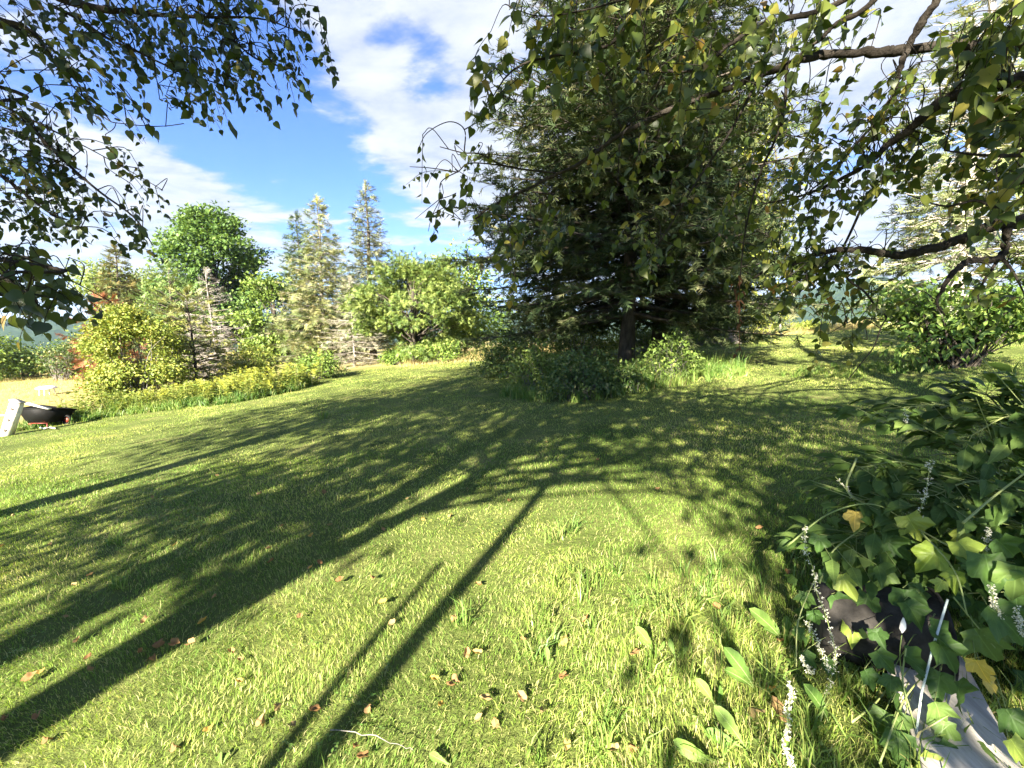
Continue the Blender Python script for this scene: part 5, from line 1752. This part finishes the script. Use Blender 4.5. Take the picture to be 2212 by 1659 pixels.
    # twig lying in the grass
    mb = MB()
    q = np.array([ground(*a) for a in ((716, 1600), (800, 1612), (850, 1634), (895, 1646))]) + np.array([0, 0, 0.05])
    mb.tube(spline(q, 5) + rng.normal(0, 0.003, (16, 3)), np.linspace(0.0022, 0.001, 16), 5)
    o = mb.build('fallen_twig', BARK_GREY, None, tuple(q[0]))
    tag(o, 'thin pale twig lying in the grass near the bottom edge', 'twig')


fallen_leaves()


# ------------------------------------------------------------------ things on the left: wheelbarrow, heart post, boards, table
def barrow():
    g = ground(86, 925)
    x, y, z = g
    t = thing('wheelbarrow', 'black plastic wheelbarrow with red legs at the left lawn edge', 'wheelbarrow', tuple(g))
    blk = solid('barrow_tray', (0.006, 0.006, 0.006), 0.65, 0.15, 0.3, 10)
    red = solid('barrow_red', (0.20, 0.035, 0.02), 0.5, 0.4, 0.3, 8)
    # tray: long side to the viewer, front lip dropping to the right
    bot = [(-0.36, 0, 0.15), (0.26, 0, 0.15), (0.36, 0.42, 0.13), (-0.30, 0.42, 0.15)]
    top = [(-0.48, -0.10, 0.60), (0.30, -0.10, 0.62), (0.60, 0.55, 0.46), (-0.46, 0.50, 0.60)]
    V = np.array(bot + top, float)
    cen = V.mean(0)
    inn = cen + (V - cen) * np.array([0.95, 0.95, 1.0]) + np.array([0, 0, 0.012])
    V = np.vstack([V, inn])
    F = [(3, 2, 1, 0)]
    for i in range(4):
        j = (i + 1) % 4
        F += [(i, j, 4 + j, 4 + i), (8 + j, 8 + i, 12 + i, 12 + j), (4 + i, 4 + j, 12 + j, 12 + i)]
    F.append((8, 9, 10, 11))
    mb = MB()
    mb.add(V, f4=F)
    mb.build('tray', blk, t)
    mb = MB()
    ring = np.array(top + [top[0]], float)
    mb.tube(ring, 0.018, 7)
    mb.build('rim', blk, t, smooth=True)
    for lx in (-0.22, 0.25):
        mb = MB()
        mb.tube(np.array([(lx - 0.05, 0.06, 0.18), (lx, -0.02, 0.08), (lx + 0.03, -0.05, -0.02)]), 0.018, 7)
        mb.build('leg', red, t, smooth=True)
    mb = MB()
    mb.tube(np.array([(-0.24, -0.01, 0.145), (0.27, -0.01, 0.15)]), 0.014, 7)
    mb.build('crossbar', red, t, smooth=True)
    for (wx, wy, r) in ((-0.40, 0.12, 0.10), (0.46, 0.36, 0.17)):
        mb = MB()
        a = np.linspace(0, 6.283, 19)
        mb.tube(np.stack([wx + np.cos(a) * r * 0.75, 0 * a + wy, r + np.sin(a) * r * 0.75], 1), r * 0.26, 8, cap=False)
        w = mb.build('wheel', blk, t, smooth=True)
        mb = MB()
        mb.tube(np.array([(wx, wy - 0.02, r), (wx, wy + 0.02, r)]), r * 0.45, 10)
        mb.build('hub', red, w)
    for s in (0.0, 0.5):
        mb = MB()
        mb.tube(np.array([(0.2, s, 0.2), (-0.3, s, 0.34), (-0.62, s, 0.44)]), 0.015, 6)
        mb.build('handle', red, t)
    t.scale = (0.88, 0.88, 0.88)
    # leaning white box post with three heart-shaped cut-outs
    wht = solid('white_paint', (0.78, 0.74, 0.66), 0.7, 0.3, 0.2, 5, 0.3)
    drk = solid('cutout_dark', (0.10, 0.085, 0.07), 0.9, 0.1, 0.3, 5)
    gb = ground(14, 942)
    t2 = thing('white_post', 'leaning white wooden post with three heart-shaped cut-outs', 'post', tuple(gb))
    top_ = at(38, 867, gb[1] + 0.06)
    ax = nrm(top_ - gb)
    H = np.linalg.norm(top_ - gb)
    fr = nrm(np.array([0.15, -1, 0.12]))
    sd = nrm(np.cross(ax, fr))
    fr = np.cross(sd, ax)
    if fr[1] > 0:
        fr, sd = -fr, -sd
    R = np.stack([sd, fr, ax], 1)
    mb = MB()
    mb.box(ax * (H / 2 - 0.02), (0.20, 0.14, H), R)
    pb = mb.build('shaft', wht, t2)
    mb = MB()
    mb.box(ax * (H + 0.003) , (0.24, 0.18, 0.03), R)
    mb.build('cap', BARK_PALE, t2)
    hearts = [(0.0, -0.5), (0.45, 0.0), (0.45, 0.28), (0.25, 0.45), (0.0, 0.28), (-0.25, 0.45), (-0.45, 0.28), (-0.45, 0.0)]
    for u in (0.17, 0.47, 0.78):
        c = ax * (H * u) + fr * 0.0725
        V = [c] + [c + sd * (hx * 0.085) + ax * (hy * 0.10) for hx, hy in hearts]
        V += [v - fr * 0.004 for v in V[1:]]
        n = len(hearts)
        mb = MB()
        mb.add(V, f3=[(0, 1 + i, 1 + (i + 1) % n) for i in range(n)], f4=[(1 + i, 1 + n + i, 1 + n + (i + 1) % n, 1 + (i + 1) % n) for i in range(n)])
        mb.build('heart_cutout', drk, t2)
    # white board resting on the tray
    a, b_ = at(58, 873, g[1] - 0.18), at(108, 886, g[1] - 0.10)
    mb = MB()
    mid = (a + b_) / 2
    d = nrm(b_ - a)
    s_ = nrm(np.cross(d, (0, 0, 1)))
    mb.box((0, 0, 0), (np.linalg.norm(b_ - a), 0.10, 0.03), np.stack([d, s_, np.cross(d, s_)], 1))
    o = mb.build('white_board', wht)
    o.location = tuple(mid + np.array([0, 0, 0.03]))
    tag(o, 'short white board resting across the rim of the wheelbarrow', 'board')
    # pale hose on the grass below
    q = np.array([ground(*p) for p in ((88, 928), (97, 930), (108, 928), (120, 930))]) + np.array([0, 0, 0.05])
    mb = MB()
    mb.tube(spline(q, 5), 0.016, 7)
    o = mb.build('garden_hose', wht, None, tuple(q[0]), smooth=True)
    tag(o, 'short pale hose end on the grass below the wheelbarrow', 'hose')
    q = np.array([at(-30, 897, 11.5), at(12, 897, 11.5)])
    mb = MB()
    mb.box((0, 0, 0), (0.7, 0.05, 0.05))
    o = mb.build('white_rail', wht)
    o.location = tuple(at(-14, 897, 11.4))
    tag(o, 'white rail end jutting in behind the heart post', 'rail')
    mb = MB()
    mb.box((-0.2, 0, -0.28), (0.05, 0.05, 0.56))
    mb.build('upright', wht, o)
    # white plastic garden table out in the field
    gt = on_ground(103, 21.5)
    wp = solid('white_plastic', (0.82, 0.82, 0.80), 0.4, 0.4, 0.08, 5)
    t3 = thing('garden_table', 'white plastic garden table standing in the dry field', 'table', tuple(gt - np.array([0, 0, 0.12])))
    t3.scale = (0.85, 0.85, 0.85)
    mb = MB()
    k = 24
    prof = [(0.001, 0.70), (0.25, 0.695), (0.40, 0.66), (0.47, 0.59), (0.475, 0.55), (0.45, 0.55), (0.38, 0.62), (0.001, 0.66)]
    V, F = [], []
    for r, zz in prof:
        for j in range(k):
            V.append((r * math.cos(6.2832 * j / k), r * math.sin(6.2832 * j / k), zz - 0.02))
    for i in range(len(prof) - 1):
        for j in range(k):
            F.append((i * k + j, i * k + (j + 1) % k, (i + 1) * k + (j + 1) % k, (i + 1) * k + j))
    mb.add(V, f4=F)
    mb.build('table_top', wp, t3, smooth=True)
    for a in (0.5, 2.1, 3.6, 5.2):
        mb = MB()
        mb.tube(np.array([(0.30 * math.cos(a), 0.30 * math.sin(a), 0.62), (0.36 * math.cos(a), 0.36 * math.sin(a), -0.05)]), [0.045, 0.03], 8)
        mb.build('leg', wp, t3, smooth=True)


barrow()


# ------------------------------------------------------------------ haze
def haze():
    m = bpy.data.materials.new('haze_air')
    m.use_nodes = True
    m.node_tree.nodes.clear()
    nt = NT(m.node_tree)
    v = nt.n('ShaderNodeVolumePrincipled')
    v.inputs['Color'].default_value = (0.55, 0.76, 1.0, 1)
    v.inputs['Density'].default_value = 0.00013
    v.inputs['Anisotropy'].default_value = 0.1
    out = nt.n('ShaderNodeOutputMaterial')
    nt.link(v.outputs[0], out.inputs['Volume'])
    mb = MB()
    mb.box((0, 0, 0), (5600, 5600, 250))
    o = mb.build('haze', m)
    o.location = (0, 0, 51)
    tag(o, 'thin bluish haze over the valley and hills', None, kind='stuff')


haze()
